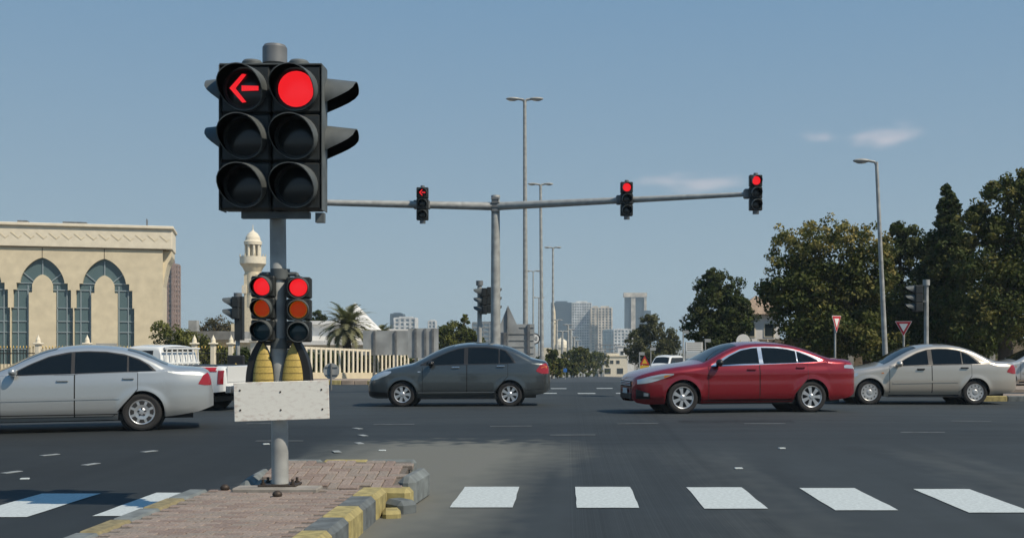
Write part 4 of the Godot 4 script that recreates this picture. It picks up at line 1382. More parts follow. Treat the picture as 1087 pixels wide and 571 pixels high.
# ---------------------------------------------------------------- pavements and kerbs across the junction
func pavements() -> void:
	var b := MB.new()
	# left far pavement, right far verge, median beyond the mast
	b.box(Vector3(-29.0, 0.04, -45.0), Vector3(46.0, 0.16, 3.6))
	structure(b, "pavement", M.paving)
	var c := MB.new()
	c.box(Vector3(26.0, 0.03, -40.5), Vector3(26.0, 0.14, 9.0))
	structure(c, "verge", M.paving)
	# the kerb row along the left pavement
	var k1 := thing("kerb_row", "row of yellow and dark kerb stones along the fence pavement", "kerb", Vector3(-5.9, 0, -43.1))
	for k in 46:
		var q := MB.new()
		q.bevel_box(Vector3(-0.5 * k, 0.07, 0), Vector3(0.492, 0.2, 0.22), 0.02)
		part(q, "kerb_stone", M.kerb_yellow if k % 3 == 0 else M.paving, k1)
	var i2 := thing("refuge_island", "low kerbed refuge under the left side signal, behind the white board", "traffic island", Vector3(-9.739, 0, -31.6))
	part(bx(Vector3(0, 0.05, 0), Vector3(3.2, 0.14, 1.2)), "paving", M.paving, i2)
	for k in 7: kerb_stone(i2, M.kerb_yellow if k % 2 == 0 else M.kerb_black, Vector3(-1.5 + 0.5 * k, 0, 0.68), 0.5, 0.16, 0.15, 90.0)
	var i3 := thing("refuge_island", "kerbed corner refuge under the champagne car's rear wheel, yellow stone showing", "traffic island", Vector3(12.130, 0, -31.4))
	part(bx(Vector3(2.4, 0.05, 0), Vector3(7.2, 0.14, 1.9)), "paving", M.paving, i3)
	for k in 9: kerb_stone(i3, M.kerb_yellow if k % 2 == 0 else M.kerb_black, Vector3(-0.72 + 0.78 * k, 0, 1.03), 0.78, 0.16, 0.15, 90.0)
	var i4 := thing("median_island", "long median strip carrying the mast pole and the signs, behind the dark saloon", "traffic island", Vector3(-2.75, 0, -39.5))
	part(bx(Vector3(0, 0.05, 0), Vector3(3.4, 0.14, 12.0)), "paving", M.paving, i4)
	for k in 7: kerb_stone(i4, M.kerb_yellow if k % 2 == 1 else M.kerb_black, Vector3(-1.5 + 0.5 * k, 0, 6.08), 0.5, 0.16, 0.15, 90.0)

# ---------------------------------------------------------------- buildings near by
func ogee(hw: float, y0: float, y1: float) -> PackedVector2Array:
	# right half of an ogee arch from the springing (hw, y0) up to the tip (0, y1)
	var r := PackedVector2Array()
	var h := y1 - y0
	for k in 13:
		var t := k / 12.0
		var x := hw * (1.0 - pow(t, 2.0) * 0.86 - 0.14 * t) if t < 0.75 else hw * (1.0 - t) * 1.65
		r.append(Vector2(x, y0 + h * t))
	var out := PackedVector2Array()
	for k in 13:
		var t := k / 12.0
		var a := t * PI * 0.5
		var x := hw * lerpf(cos(a), 1.0 - t, 0.28 + 0.25 * t)
		out.append(Vector2(maxf(x, 0.0), y0 + h * sin(a * 0.9) / sin(PI * 0.45)))
	return out

func mirrored(half: PackedVector2Array) -> PackedVector2Array:
	var r := PackedVector2Array(half)
	for k in range(half.size() - 1, -1, -1):
		if half[k].x > 0.001: r.append(Vector2(-half[k].x, half[k].y))
	return r

func window_outline(w: Array, ys: Array) -> PackedVector2Array:
	# stepped jambs below an ogee head; w: half widths from the foot up, ys: heights where each ends
	var r := PackedVector2Array()
	r.append(Vector2(w[0], ys[0]))
	for k in w.size():
		r.append(Vector2(w[k], ys[k + 1]))
		if k + 1 < w.size(): r.append(Vector2(w[k + 1], ys[k + 1]))
	var top := ogee(w[w.size() - 1], ys[w.size()], ys[w.size() + 1])
	for k in range(1, top.size()): r.append(top[k])
	return mirrored(r)

func hall() -> void:
	var o := thing("public_hall", "sandy beige hall with tall pointed-arch windows and a deep plain cornice", "building", Vector3(-22.268, gy(0, -62.0) - 0.1, -62.0), 16.0)
	var g := 0.53    # ground lies this much below the road here
	var outer := window_outline([1.52, 1.42, 1.26, 1.09], [0.5 + g, 3.5 + g, 4.46 + g, 4.82 + g, 4.9 + g, 6.18 + g])
	var inner := window_outline([0.66, 0.5], [0.0, 4.32 + g, 4.7 + g, 5.28 + g])
	var us := [-2.98, -6.07, -9.16, -12.25, -15.34]
	var wall := CSGCombiner3D.new()
	wall.name = "wall"
	o.add_child(wall)
	var solid := CSGBox3D.new()
	solid.name = "mass"
	solid.size = Vector3(18.0, 6.75 + g + 0.3, 3.5)
	solid.position = Vector3(-9.0, (6.75 + g - 0.3) * 0.5, -1.75)
	solid.material = M.cream
	wall.add_child(solid)
	for u in us:
		var cut := CSGPolygon3D.new()
		cut.name = "opening"
		cut.polygon = outer
		cut.depth = 0.5
		cut.operation = CSGShape3D.OPERATION_SUBTRACTION
		cut.position = Vector3(u, 0, 0.2)
		cut.material = M.cream
		wall.add_child(cut)
	for u in us:
		var w := empty_part("window", o, Vector3(u, 0, -0.22))
		var gl := MB.new()
		gl.prism(outer, -0.05, 0.0)
		part(gl, "pane", M.glass_blue, w)
		var pn := MB.new()
		pn.prism(inner, 0.0, 0.2)
		part(pn, "centre_panel", M.cream, w)
		var fr := MB.new()
		for yy in [1.3, 2.2, 2.78, 3.5, 4.46, 4.82]:
			fr.box(Vector3(0, yy + g, 0.02), Vector3(2.16 + (0.8 if yy < 3.55 else 0.45), 0.05, 0.06))
		fr.box(Vector3(0, 5.6 + g, 0.02), Vector3(0.05, 0.9, 0.06))
		for sx in [-1.0, 1.0]:
			fr.box(Vector3(sx * 0.7, 5.15 + g, 0.02), Vector3(0.05, 0.75, 0.06), Basis(Vector3(0, 0, 1), sx * -0.85))
			fr.box(Vector3(sx * 0.72, 2.4 + g, 0.02), Vector3(0.06, 4.6, 0.06))
			fr.box(Vector3(sx * 1.2, 2.2 + g, 0.02), Vector3(0.05, 4.4, 0.05))
		part(fr, "frame", M.frame_blue, w)
		part(bx(Vector3(u, 6.47 + g, -0.004), Vector3(0.04, 0.56, 0.02)), "joint", M.soffit, o)
	var co := MB.new()
	co.bevel_box(Vector3(-8.6, 7.3 + g, -1.6), Vector3(18.2, 1.1, 3.5), 0.03)
	co.bevel_box(Vector3(-8.6, 7.93 + g, -1.57), Vector3(18.36, 0.17, 3.7), 0.03)
	part(co, "cornice", M.cream_light, o)
	# shallow carved chevrons along the cornice
	for k in 28:
		var ch := MB.new()
		ch.box(Vector3(0.05 - 0.62 * k, 7.33 + g, 0.152), Vector3(0.5, 0.045, 0.03), Basis(Vector3(0, 0, 1), -0.7))
		ch.box(Vector3(0.3 - 0.62 * k, 7.25 + g, 0.152), Vector3(0.22, 0.04, 0.025), Basis(Vector3(0, 0, 1), 0.75))
		part(ch, "carving", M.cream, o)
	part(bx(Vector3(-8.8, 6.735 + g, -1.7), Vector3(17.9, 0.05, 3.5)), "soffit", M.soffit, o)  # underside strip, with the cornice shadow put into its dark colour
	# curved corbel at the corner
	var cb := PackedVector2Array([Vector2(-0.1, 6.7 + g), Vector2(0.45, 6.7 + g), Vector2(0.45, 6.4 + g)])
	for k in 9:
		var t := k / 8.0
		cb.append(Vector2(lerpf(0.36, -0.02, pow(t, 0.6)), lerpf(6.2 + g, 4.6 + g, t)))
	cb.append(Vector2(-0.1, 4.6 + g))
	var cm := MB.new()
	cm.prism(cb, -3.2, -0.3)
	part(cm, "corbel", M.cream, o)
	for a in [[-4.6, 1.2], [-7.2, 0.5], [-0.9, 0.04]]:
		part(bx(Vector3(a[0], 8.1 + g, -1.2), Vector3(a[1], 0.25 if a[1] > 0.1 else 0.8, 0.6)), "roof_unit", M.galv_dark, o)
	part(bx(Vector3(-2.8, 0.85 + g, 0.6), Vector3(1.0, 1.5, 0.7)), "air_unit", M.grey_wall, o)

func box_building(called: String, label: String, at: Vector3, turn: float, size: Vector3, wall_m: Material, roof_m: Material, windows: Array) -> Node3D:
	# windows: [x, y, w, h] on the front face
	var o := thing(called, label, "building", at, turn)
	part(bx(Vector3(0, size.y * 0.5, 0), size), "wall", wall_m, o)
	part(bx(Vector3(0, size.y + 0.12, 0), Vector3(size.x + 0.5, 0.24, size.z + 0.5)), "roof", roof_m, o)
	for w in windows:
		var f := part(bx(Vector3(w[0], w[1], size.z * 0.5 + 0.02), Vector3(w[2] + 0.12, w[3] + 0.12, 0.06)), "window", wall_m, o)
		part(bx(Vector3(w[0], w[1], size.z * 0.5 + 0.05), Vector3(w[2], w[3], 0.03)), "pane", M.glass_dark, f)
	return o

func buildings() -> void:
	hall()
	# low kiosk row with a wide grey canopy behind the iron fence
	var a := box_building("canopy_building", "low pale building with a wide grey canopy roof behind the iron fence", Vector3(-21.875, -0.648, -70.0), 0.0, Vector3(7.0, 2.3, 5.0), M.cream_light, M.white_wall, [[-2.4, 1.3, 0.9, 1.0], [-0.8, 1.3, 0.9, 1.0], [0.8, 1.3, 0.9, 1.0], [2.4, 1.3, 0.9, 1.0]])
	part(bx(Vector3(-0.7, 2.72, 0.6), Vector3(5.6, 0.5, 6.8)), "canopy", M.roof_grey, a)
	part(bx(Vector3(-1.0, 3.3, 1.0), Vector3(0.5, 0.7, 0.5)), "roof_tank", M.grey_wall, a)
	part(bx(Vector3(1.6, 3.2, 1.0), Vector3(0.5, 0.5, 0.5)), "roof_tank", M.cream, a)
	part(bx(Vector3(-4.0, 2.5, 3.0), Vector3(0.6, 0.9, 0.6)), "roof_tank", M.grey_wall, a)
	# white pavilion with stacked flat roofs
	var p := box_building("pavilion", "white pavilion with stacked flat roofs behind the cream fence", Vector3(-13.387, -0.486, -66.0), 0.0, Vector3(7.4, 2.0, 5.0), M.cream_light, M.white_wall, [[-2.5, 0.9, 0.9, 1.2], [-1.0, 0.9, 0.9, 1.2], [0.6, 0.9, 0.9, 1.2], [2.2, 0.9, 0.9, 1.2]])
	part(bx(Vector3(-1.2, 2.7, -0.6), Vector3(4.2, 1.0, 3.0)), "upper_wall", M.white_wall, p)
	part(bx(Vector3(-1.2, 3.28, -0.6), Vector3(4.8, 0.2, 3.6)), "upper_roof", M.white_wall, p)
	var t := MB.new()
	tent(t, Vector3(0.75, 2.9, -1.0), 1.35, 1.6, 1.3)
	t.box(Vector3(0.75, 2.5, -1.0), Vector3(2.2, 0.8, 2.2))
	part(t, "pointed_roof", M.white_wall, p)
	var t2o := thing("tent_roof_hall", "white hall with a sloping tent roof right of the palms", "building", Vector3(-13.160, -1.026, -84.0))
	part(bx(Vector3(0, 1.3, 0), Vector3(3.6, 2.6, 3.0)), "wall", M.cream_light, t2o)
	var t2 := MB.new()
	t2.prism(PackedVector2Array([Vector2(-2.2, 2.6), Vector2(2.6, 2.6), Vector2(1.6, 3.7), Vector2(-2.2, 3.7)]), -1.8, 1.8)
	part(t2, "roof", M.white_wall, t2o)
	# villa with a gabled roof between the trees on the right
	var v := thing("villa", "white villa with a pale brown hipped roof between the right-hand trees", "building", Vector3(11.000, -0.540, -66.0))
	part(bx(Vector3(0, 1.9, 0), Vector3(2.2, 3.8, 3.0)), "wall", M.white_wall, v)
	var rf := MB.new()
	tent(rf, Vector3(0, 3.8, 0), 1.5, 1.15, 1.9)
	part(rf, "roof", worn(lin(0.42, 0.31, 0.22), 0.9, 0.0, 1.5, blotch), v)
	for w in [[-0.6, 2.9], [0.5, 2.9], [-0.5, 1.4]]:
		var f := part(bx(Vector3(w[0], w[1], 1.51), Vector3(0.62, 0.8, 0.06)), "window", M.cream_light, v)
		part(bx(Vector3(w[0], w[1], 1.545), Vector3(0.5, 0.68, 0.02)), "pane", M.glass_dark, f)
	var pw := thing("parapet_wall", "cream garden wall with pointed caps in front of the villa", "wall", Vector3(9.405, -0.297, -57.0))
	part(bx(Vector3(0, 0.75, 0), Vector3(1.7, 1.5, 0.3)), "wall", M.cream, pw)
	for k in 4: 
		var q := MB.new()
		q.lathe([Vector2(0.0, 0.6), Vector2(0.12, 0.3), Vector2(0.2, 0.0)], 10, Transform3D(Basis(), Vector3(-0.7 + 0.46 * k, 1.5, 0)))
		part(q, "finial", M.cream, pw)
	# boundary wall behind the right-hand trees
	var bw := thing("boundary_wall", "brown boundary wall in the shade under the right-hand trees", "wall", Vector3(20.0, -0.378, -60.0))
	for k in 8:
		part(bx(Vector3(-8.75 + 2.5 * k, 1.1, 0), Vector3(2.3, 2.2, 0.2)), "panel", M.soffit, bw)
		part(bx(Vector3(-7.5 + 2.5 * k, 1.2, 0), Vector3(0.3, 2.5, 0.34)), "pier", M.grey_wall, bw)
	# minaret
	var m := thing("minaret", "slim cream minaret with a balcony and domed lantern, left of the tall signal", "minaret", Vector3(-58.625, -4.428, -210.0))
	var sh := MB.new()
	sh.box(Vector3(0, 9.5, 0), Vector3(2.6, 19.0, 2.6))
	part(sh, "shaft", M.cream, m)
	var oct := MB.new()
	oct.lathe([Vector2(1.5, 13.0), Vector2(1.5, 19.5), Vector2(1.9, 20.3), Vector2(2.35, 20.9)], 8, Transform3D(Basis(Vector3.UP, PI / 8), Vector3(0, 0, 0)))
	part(oct, "upper_shaft", M.cream, m)
	for k in 4:
		var an := TAU * k / 4 + PI / 4
		part(bx(Vector3(cos(an) * 1.7, 16.2, sin(an) * 1.7), Vector3(0.8, 1.5, 0.8)), "corner_turret", M.cream_light, m)
	part(bx(Vector3(0, 16.5, 1.5), Vector3(0.5, 1.8, 0.2)), "window", M.glass_dark, m)
	var bal := MB.new()
	bal.lathe([Vector2(2.35, 20.9), Vector2(2.4, 21.0), Vector2(2.4, 22.3), Vector2(2.2, 22.3), Vector2(2.2, 21.1), Vector2(0, 21.1)], 16, Transform3D())
	part(bal, "balcony", M.cream_light, m)
	for k in 8:
		var an := TAU * k / 8 + PI / 8
		part(bar(Vector3(cos(an) * 1.25, 21.1, sin(an) * 1.25), Vector3(cos(an) * 1.25, 24.6, sin(an) * 1.25), 0.26, 0.24, 8), "column", M.cream_light, m)
		part(bar(Vector3(cos(an) * 2.3, 22.2, sin(an) * 2.3), Vector3(cos(an) * 2.3, 22.8, sin(an) * 2.3), 0.13, 0.05, 6), "finial", M.cream, m)
	part(bar(Vector3(0, 21.1, 0), Vector3(0, 24.6, 0), 0.75, 0.75, 12), "lantern_core", M.cream, m)
	var dm := MB.new()
	dm.lathe([Vector2(1.6, 24.5), Vector2(1.65, 25.1), Vector2(1.4, 25.3), Vector2(1.3, 25.9), Vector2(0.9, 26.6), Vector2(0.35, 27.0), Vector2(0.1, 27.3), Vector2(0.05, 28.2), Vector2(0.0, 28.3)], 18, Transform3D())
	part(dm, "dome", M.cream_light, m)

func tent(b: MB, o: Vector3, hw: float, h: float, hd: float) -> void:
	var top := o + Vector3(0, h, 0)
	var c := [o + Vector3(-hw, 0, hd), o + Vector3(hw, 0, hd), o + Vector3(hw, 0, -hd), o + Vector3(-hw, 0, -hd)]
	for k in 4:
		var a: Vector3 = c[k]
		var e: Vector3 = c[(k + 1) % 4]
		b.quad(a, e, top, top, (a + e) * 0.5 - o + Vector3(0, 0.5, 0))
	b.quad(c[0], c[1], c[2], c[3], Vector3.DOWN)

# ---------------------------------------------------------------- skyline
func tower(called: String, label: String, px: float, d: float, w: float, h: float, depth: float, wall_m: Material, glass_m: Material, floors: int, bays: int, pier: float, turn := 0.0) -> Node3D:
	# glazed core, proud floor slabs and piers
	var o := thing(called, label, "building", Vector3(px, -12.3, -d), turn)
	part(bx(Vector3(0, h * 0.5, 0), Vector3(w - 0.8, h, depth - 0.8)), "glazing", glass_m, o)
	var sl := MB.new()
	for k in floors + 1:
		sl.box(Vector3(0, h * k / floors, 0), Vector3(w, h / floors * 0.42, depth))
	var s := part(sl, "floor_slabs", wall_m, o)
	s.set_meta("kind", "stuff")
	if bays > 0:
		var pr := MB.new()
		for k in bays + 1:
			pr.box(Vector3(-w * 0.5 + w * k / bays, h * 0.5, depth * 0.5 - 0.1), Vector3(pier, h, 0.5))
			pr.box(Vector3(w * 0.5 - 0.1, h * 0.5, -depth * 0.5 + depth * k / bays), Vector3(0.5, h, pier))
			pr.box(Vector3(-w * 0.5 + 0.1, h * 0.5, -depth * 0.5 + depth * k / bays), Vector3(0.5, h, pier))
		var p := part(pr, "piers", wall_m, o)
		p.set_meta("kind", "stuff")
	part(bx(Vector3(0, h + h * 0.012, 0), Vector3(w * 0.6, h * 0.05, depth * 0.5)), "plant_room", wall_m, o)
	return o

func skyline() -> void:
	var white := worn(lin(0.82, 0.83, 0.82), 0.8, 0.0, 30.0, blotch)
	var pale := worn(lin(0.74, 0.66, 0.55), 0.8, 0.0, 30.0, blotch)
	var glass := mat(lin(0.16, 0.23, 0.28), 0.2)
	var dglass := mat(lin(0.07, 0.11, 0.15), 0.15)
	var d := 1000.0
	var y := func(py: float, dd: float) -> float: return 1.52 - (py - 366.0) * dd / 1200.0 + 12.3
	tower("glass_tower", "dark blue glass tower at the left end of the skyline", -6.183, 1060.0, 19.0, y.call(322.0, 1060.0), 20.0, dglass, dglass, 22, 4, 0.5)
	tower("apartment_tower", "broad white apartment tower with a fine grid of balconies", 12.083, d, 17.0, y.call(322.0, d), 16.0, white, glass, 22, 8, 0.7)
	tower("apartment_tower", "slim beige tower beside the broad white one", 23.925, 990.0, 8.0, y.call(327.0, 990.0), 12.0, pale, glass, 20, 2, 2.0)
	tower("apartment_tower", "grey and cream tower with dark window columns", 31.525, 970.0, 11.5, y.call(327.0, 970.0), 14.0, pale, dglass, 20, 4, 1.4)
	tower("office_block", "lower glass office block between the beige towers and the white block", 32.250, 900.0, 9.0, y.call(351.0, 900.0), 12.0, glass, glass, 9, 4, 0.4)
	tower("office_block", "white mid-rise block left of the dark framed tower", 42.533, 880.0, 14.0, y.call(350.0, 880.0), 12.0, white, glass, 10, 5, 1.2)
	# the framed tower: beige goalpost frame round dark glass
	var t := tower("framed_tower", "dark glass tower in a beige frame, tallest right of the road", 65.083, 1100.0, 19.0, y.call(314.0, 1100.0), 18.0, dglass, dglass, 24, 3, 0.4)
	var th: float = y.call(312.0, 1100.0)
	part(bx(Vector3(-2.0, th * 0.5, 9.6), Vector3(4.2, th, 1.6)), "frame_leg", pale, t)
	part(bx(Vector3(9.6, th * 0.5, 9.6), Vector3(2.4, th, 1.6)), "frame_leg", pale, t)
	part(bx(Vector3(0.0, th - 1.4, 4.0), Vector3(22.6, 4.2, 14.0)), "frame_head", pale, t)
	part(bx(Vector3(11.5, th * 0.37, 6.0), Vector3(7.0, th * 0.74, 10.0)), "side_wing", dglass, t)
	tower("distant_tower", "brown ribbed tower rising behind the hall's right corner", -148.750, 420.0, 6.0, y.call(281.0, 420.0), 8.0, worn(lin(0.33, 0.23, 0.19), 0.9, 0.0, 6.0, blotch), mat(lin(0.15, 0.13, 0.13), 0.4), 24, 3, 0.9)
	tower("office_block", "white stepped tower above the grey sign backs", -100.333, 700.0, 13.0, y.call(338.0, 700.0), 12.0, white, glass, 12, 4, 1.4)
	tower("office_block", "dark cube joined to the left of the white stepped tower", -108.600, 720.0, 8.0, y.call(334.0, 720.0), 10.0, dglass, dglass, 12, 2, 0.4)
	tower("office_block", "thin pale block just left of the round leafy tree", -96.000, 800.0, 5.0, y.call(341.0, 800.0), 8.0, white, glass, 12, 2, 1.0)
	tower("office_block", "grey block showing between the side signal and the mast", -51.917, 700.0, 14.0, y.call(343.0, 700.0), 10.0, M.roof_grey, glass, 10, 4, 0.6)
	# low fronts at the end of the road
	var l := box_building("cream_block", "low cream building closing the road's end", Vector3(13.475, -7.668, -330.0), 0.0, Vector3(7.5, 5.8, 6.0), M.cream_light, M.cream, [[-2.6, 4.2, 1.0, 1.0], [-0.8, 4.2, 1.0, 1.0], [1.0, 4.2, 1.0, 1.0], [-2.0, 1.6, 1.8, 1.6], [1.6, 1.6, 1.8, 1.6]])
	part(bx(Vector3(-0.5, 6.3, 0), Vector3(4.0, 0.8, 3.0)), "upper_storey", M.cream_light, l)
	var f := thing("concrete_frame", "unfinished grey concrete frame above the cream building", "building", Vector3(14.700, -10.098, -420.0))
	for k in 3: part(bx(Vector3(0, 8.6 + 1.5 * k, 0), Vector3(9.5, 0.35, 5.0)), "slab", M.roof_grey, f)
	for k in 6: part(bx(Vector3(-4.4 + 1.76 * k, 5.9, 2.2), Vector3(0.3, 11.8, 0.3)), "column", M.roof_grey, f)
	var w := box_building("white_block", "white low block right of the cream building", Vector3(17.567, -7.938, -345.0), 0.0, Vector3(5.0, 9.0, 6.0), M.white_wall, M.white_wall, [[-1.2, 7.0, 0.9, 1.1], [1.2, 7.0, 0.9, 1.1], [-1.2, 4.4, 0.9, 1.1], [1.2, 4.4, 0.9, 1.1]])
	var mq := thing("domed_building", "cream domed building with a thin spire behind the far lamps", "building", Vector3(-4.400, -11.7, -480.0))
	part(bx(Vector3(0, 6.0, 0), Vector3(13.0, 12.0, 8.0)), "wall", M.cream, mq)
	var dm := MB.new()
	dm.lathe([Vector2(3.4, 12.0), Vector2(3.3, 13.2), Vector2(2.6, 14.6), Vector2(1.3, 15.6), Vector2(0.15, 16.2), Vector2(0, 17.2)], 16, Transform3D(Basis(), Vector3(1.5, 0, 1)))
	part(dm, "dome", M.cream_light, mq)
	var sp := MB.new()
	sp.lathe([Vector2(1.1, 12.0), Vector2(1.0, 22.0), Vector2(1.3, 22.6), Vector2(0.8, 23.4), Vector2(0.7, 27.0), Vector2(0.4, 28.6), Vector2(0, 31.0)], 10, Transform3D(Basis(), Vector3(-1.6, 0, 2)))
	part(sp, "spire", M.cream, mq)

# ---------------------------------------------------------------- trees
func hedge_leaf(b: MB, p: Vector3, dir: Vector3, s: float, c: Color) -> void:
	var nn := (dir * 0.7 + Vector3(rng.randfn(), rng.randfn() + 0.3, rng.randfn()) * 0.55).normalized()
	var k := rng.randf_range(0.65, 1.3)
	b.col = Color(c.r * k, c.g * k, c.b * k)
	b.leaf(p, nn, Vector3(rng.randfn(), rng.randfn(), rng.randfn()), s * rng.randf_range(0.6, 1.25), rng.randf_range(0.45, 0.75))

func rand_dir() -> Vector3:
	return Vector3(rng.randfn(), rng.randfn(), rng.randfn()).normalized()

func clump(b: MB, o: Vector3, r: Vector3, n: int, s: float, c: Color) -> void:
	for k in n:
		var d := rand_dir()
		var q := pow(rng.randf(), 0.4)
		hedge_leaf(b, o + d * r * q, d, s, c)

func tree(called: String, label: String, at: Vector3, lobes: Array, per: int, clumps: int, s: float, cols: Array, trunk_r: float, trunk_h: float, group := "") -> Node3D:
	# lobes: [centre above the foot, radii]; each lobe carries clumps of leaves with gaps between them
	var o := thing(called, label, "tree", at, 0.0, group)
	var tr := MB.new()
	tr.path([Vector3(0, -0.1, 0), Vector3(0.05, trunk_h * 0.5, 0.03), Vector3(-0.04, trunk_h, 0)], [trunk_r * 1.25, trunk_r, trunk_r * 0.8], 10)
	for l in lobes:
		var c: Vector3 = l[0]
		var m := Vector3(c.x * 0.45, lerpf(trunk_h, c.y, 0.55), c.z * 0.45) + Vector3(rng.randf_range(-0.2, 0.2), 0, rng.randf_range(-0.2, 0.2))
		tr.path([Vector3(-0.04, trunk_h * 0.92, 0), m, c, c + Vector3(l[1].x * 0.3, l[1].y * 0.6, 0.0)], [trunk_r * 0.6, trunk_r * 0.4, trunk_r * 0.22, 0.02], 7)
	part(tr, "trunk", M.bark, o)
	var b := MB.new()
	b.colored = true
	for l in lobes:
		var c: Vector3 = l[0]
		var r: Vector3 = l[1]
		var many := int(clumps * (l[2] if l.size() > 2 else 1.0))
		for k in many:
			var d := rand_dir()
			var q := pow(rng.randf(), 0.45)
			var p := c + d * r * q * 0.9
			var cr := r * rng.randf_range(0.16, 0.34)
			var w := maxf(cr.x, 0.16)
			clump(b, p, Vector3(w, w * 0.72, w), int(per * 1.9), s * 0.72, cols[rng.randi() % cols.size()])
	part(b, "crown", M.leaf, o)
	return o

func palm(label: String, at: Vector3, h: float, r: float, n: int) -> void:
	var o := thing("date_palm", label, "palm tree", at)
	var t := MB.new()
	var prof := []
	for k in 14:
		prof.append(Vector2(0.2 + (0.035 if k % 2 == 0 else 0.0), h * k / 13.0))
	t.lathe(prof, 12, Transform3D())
	part(t, "trunk", M.bark, o)
	var b := MB.new()
	b.colored = true
	for k in n:
		var a := TAU * k * 0.381966
		var lift := lerpf(1.45, -0.4, pow(float(k) / n, 0.8))
		var l := r * rng.randf_range(0.85, 1.1)
		var dir := Vector3(cos(a), 0, sin(a))
		var prev := Vector3(0, h, 0)
		var pts := []
		var ang := lift
		for i in 12:
			pts.append(prev)
			prev += (dir * cos(ang) + Vector3.UP * sin(ang)) * l / 11.0
			ang -= 0.055 + 0.012 * i
		var side := dir.cross(Vector3.UP)
		for i in range(1, 12):
			var p: Vector3 = pts[i]
			var f: Vector3 = (pts[i] - pts[i - 1]).normalized()
			b.col = Color(0.1, 0.095, 0.045)
			b.quad(pts[i - 1] - side * 0.015, pts[i - 1] + side * 0.015, p + side * 0.012, p - side * 0.012, Vector3.UP)
			for e in 3:
				for sg in [-1.0, 1.0]:
					var q := p - f * (l / 33.0) * e
					var ll := 0.34 * r / 1.5 * sin(PI * clampf((i - e / 3.0) / 12.5 + 0.08, 0.0, 1.0)) + 0.05
					var tip: Vector3 = q + (side * sg * 0.75 + f * 0.55 + Vector3(0, 0.12 - rng.randf() * 0.3, 0)).normalized() * ll
					var kk := rng.randf_range(0.7, 1.25)
					b.col = Color(0.19 * kk, 0.19 * kk, 0.11 * kk)
					b.quad(q - f * 0.034, q + f * 0.034, tip, tip, Vector3.UP)
	part(b, "crown", M.leaf, o)

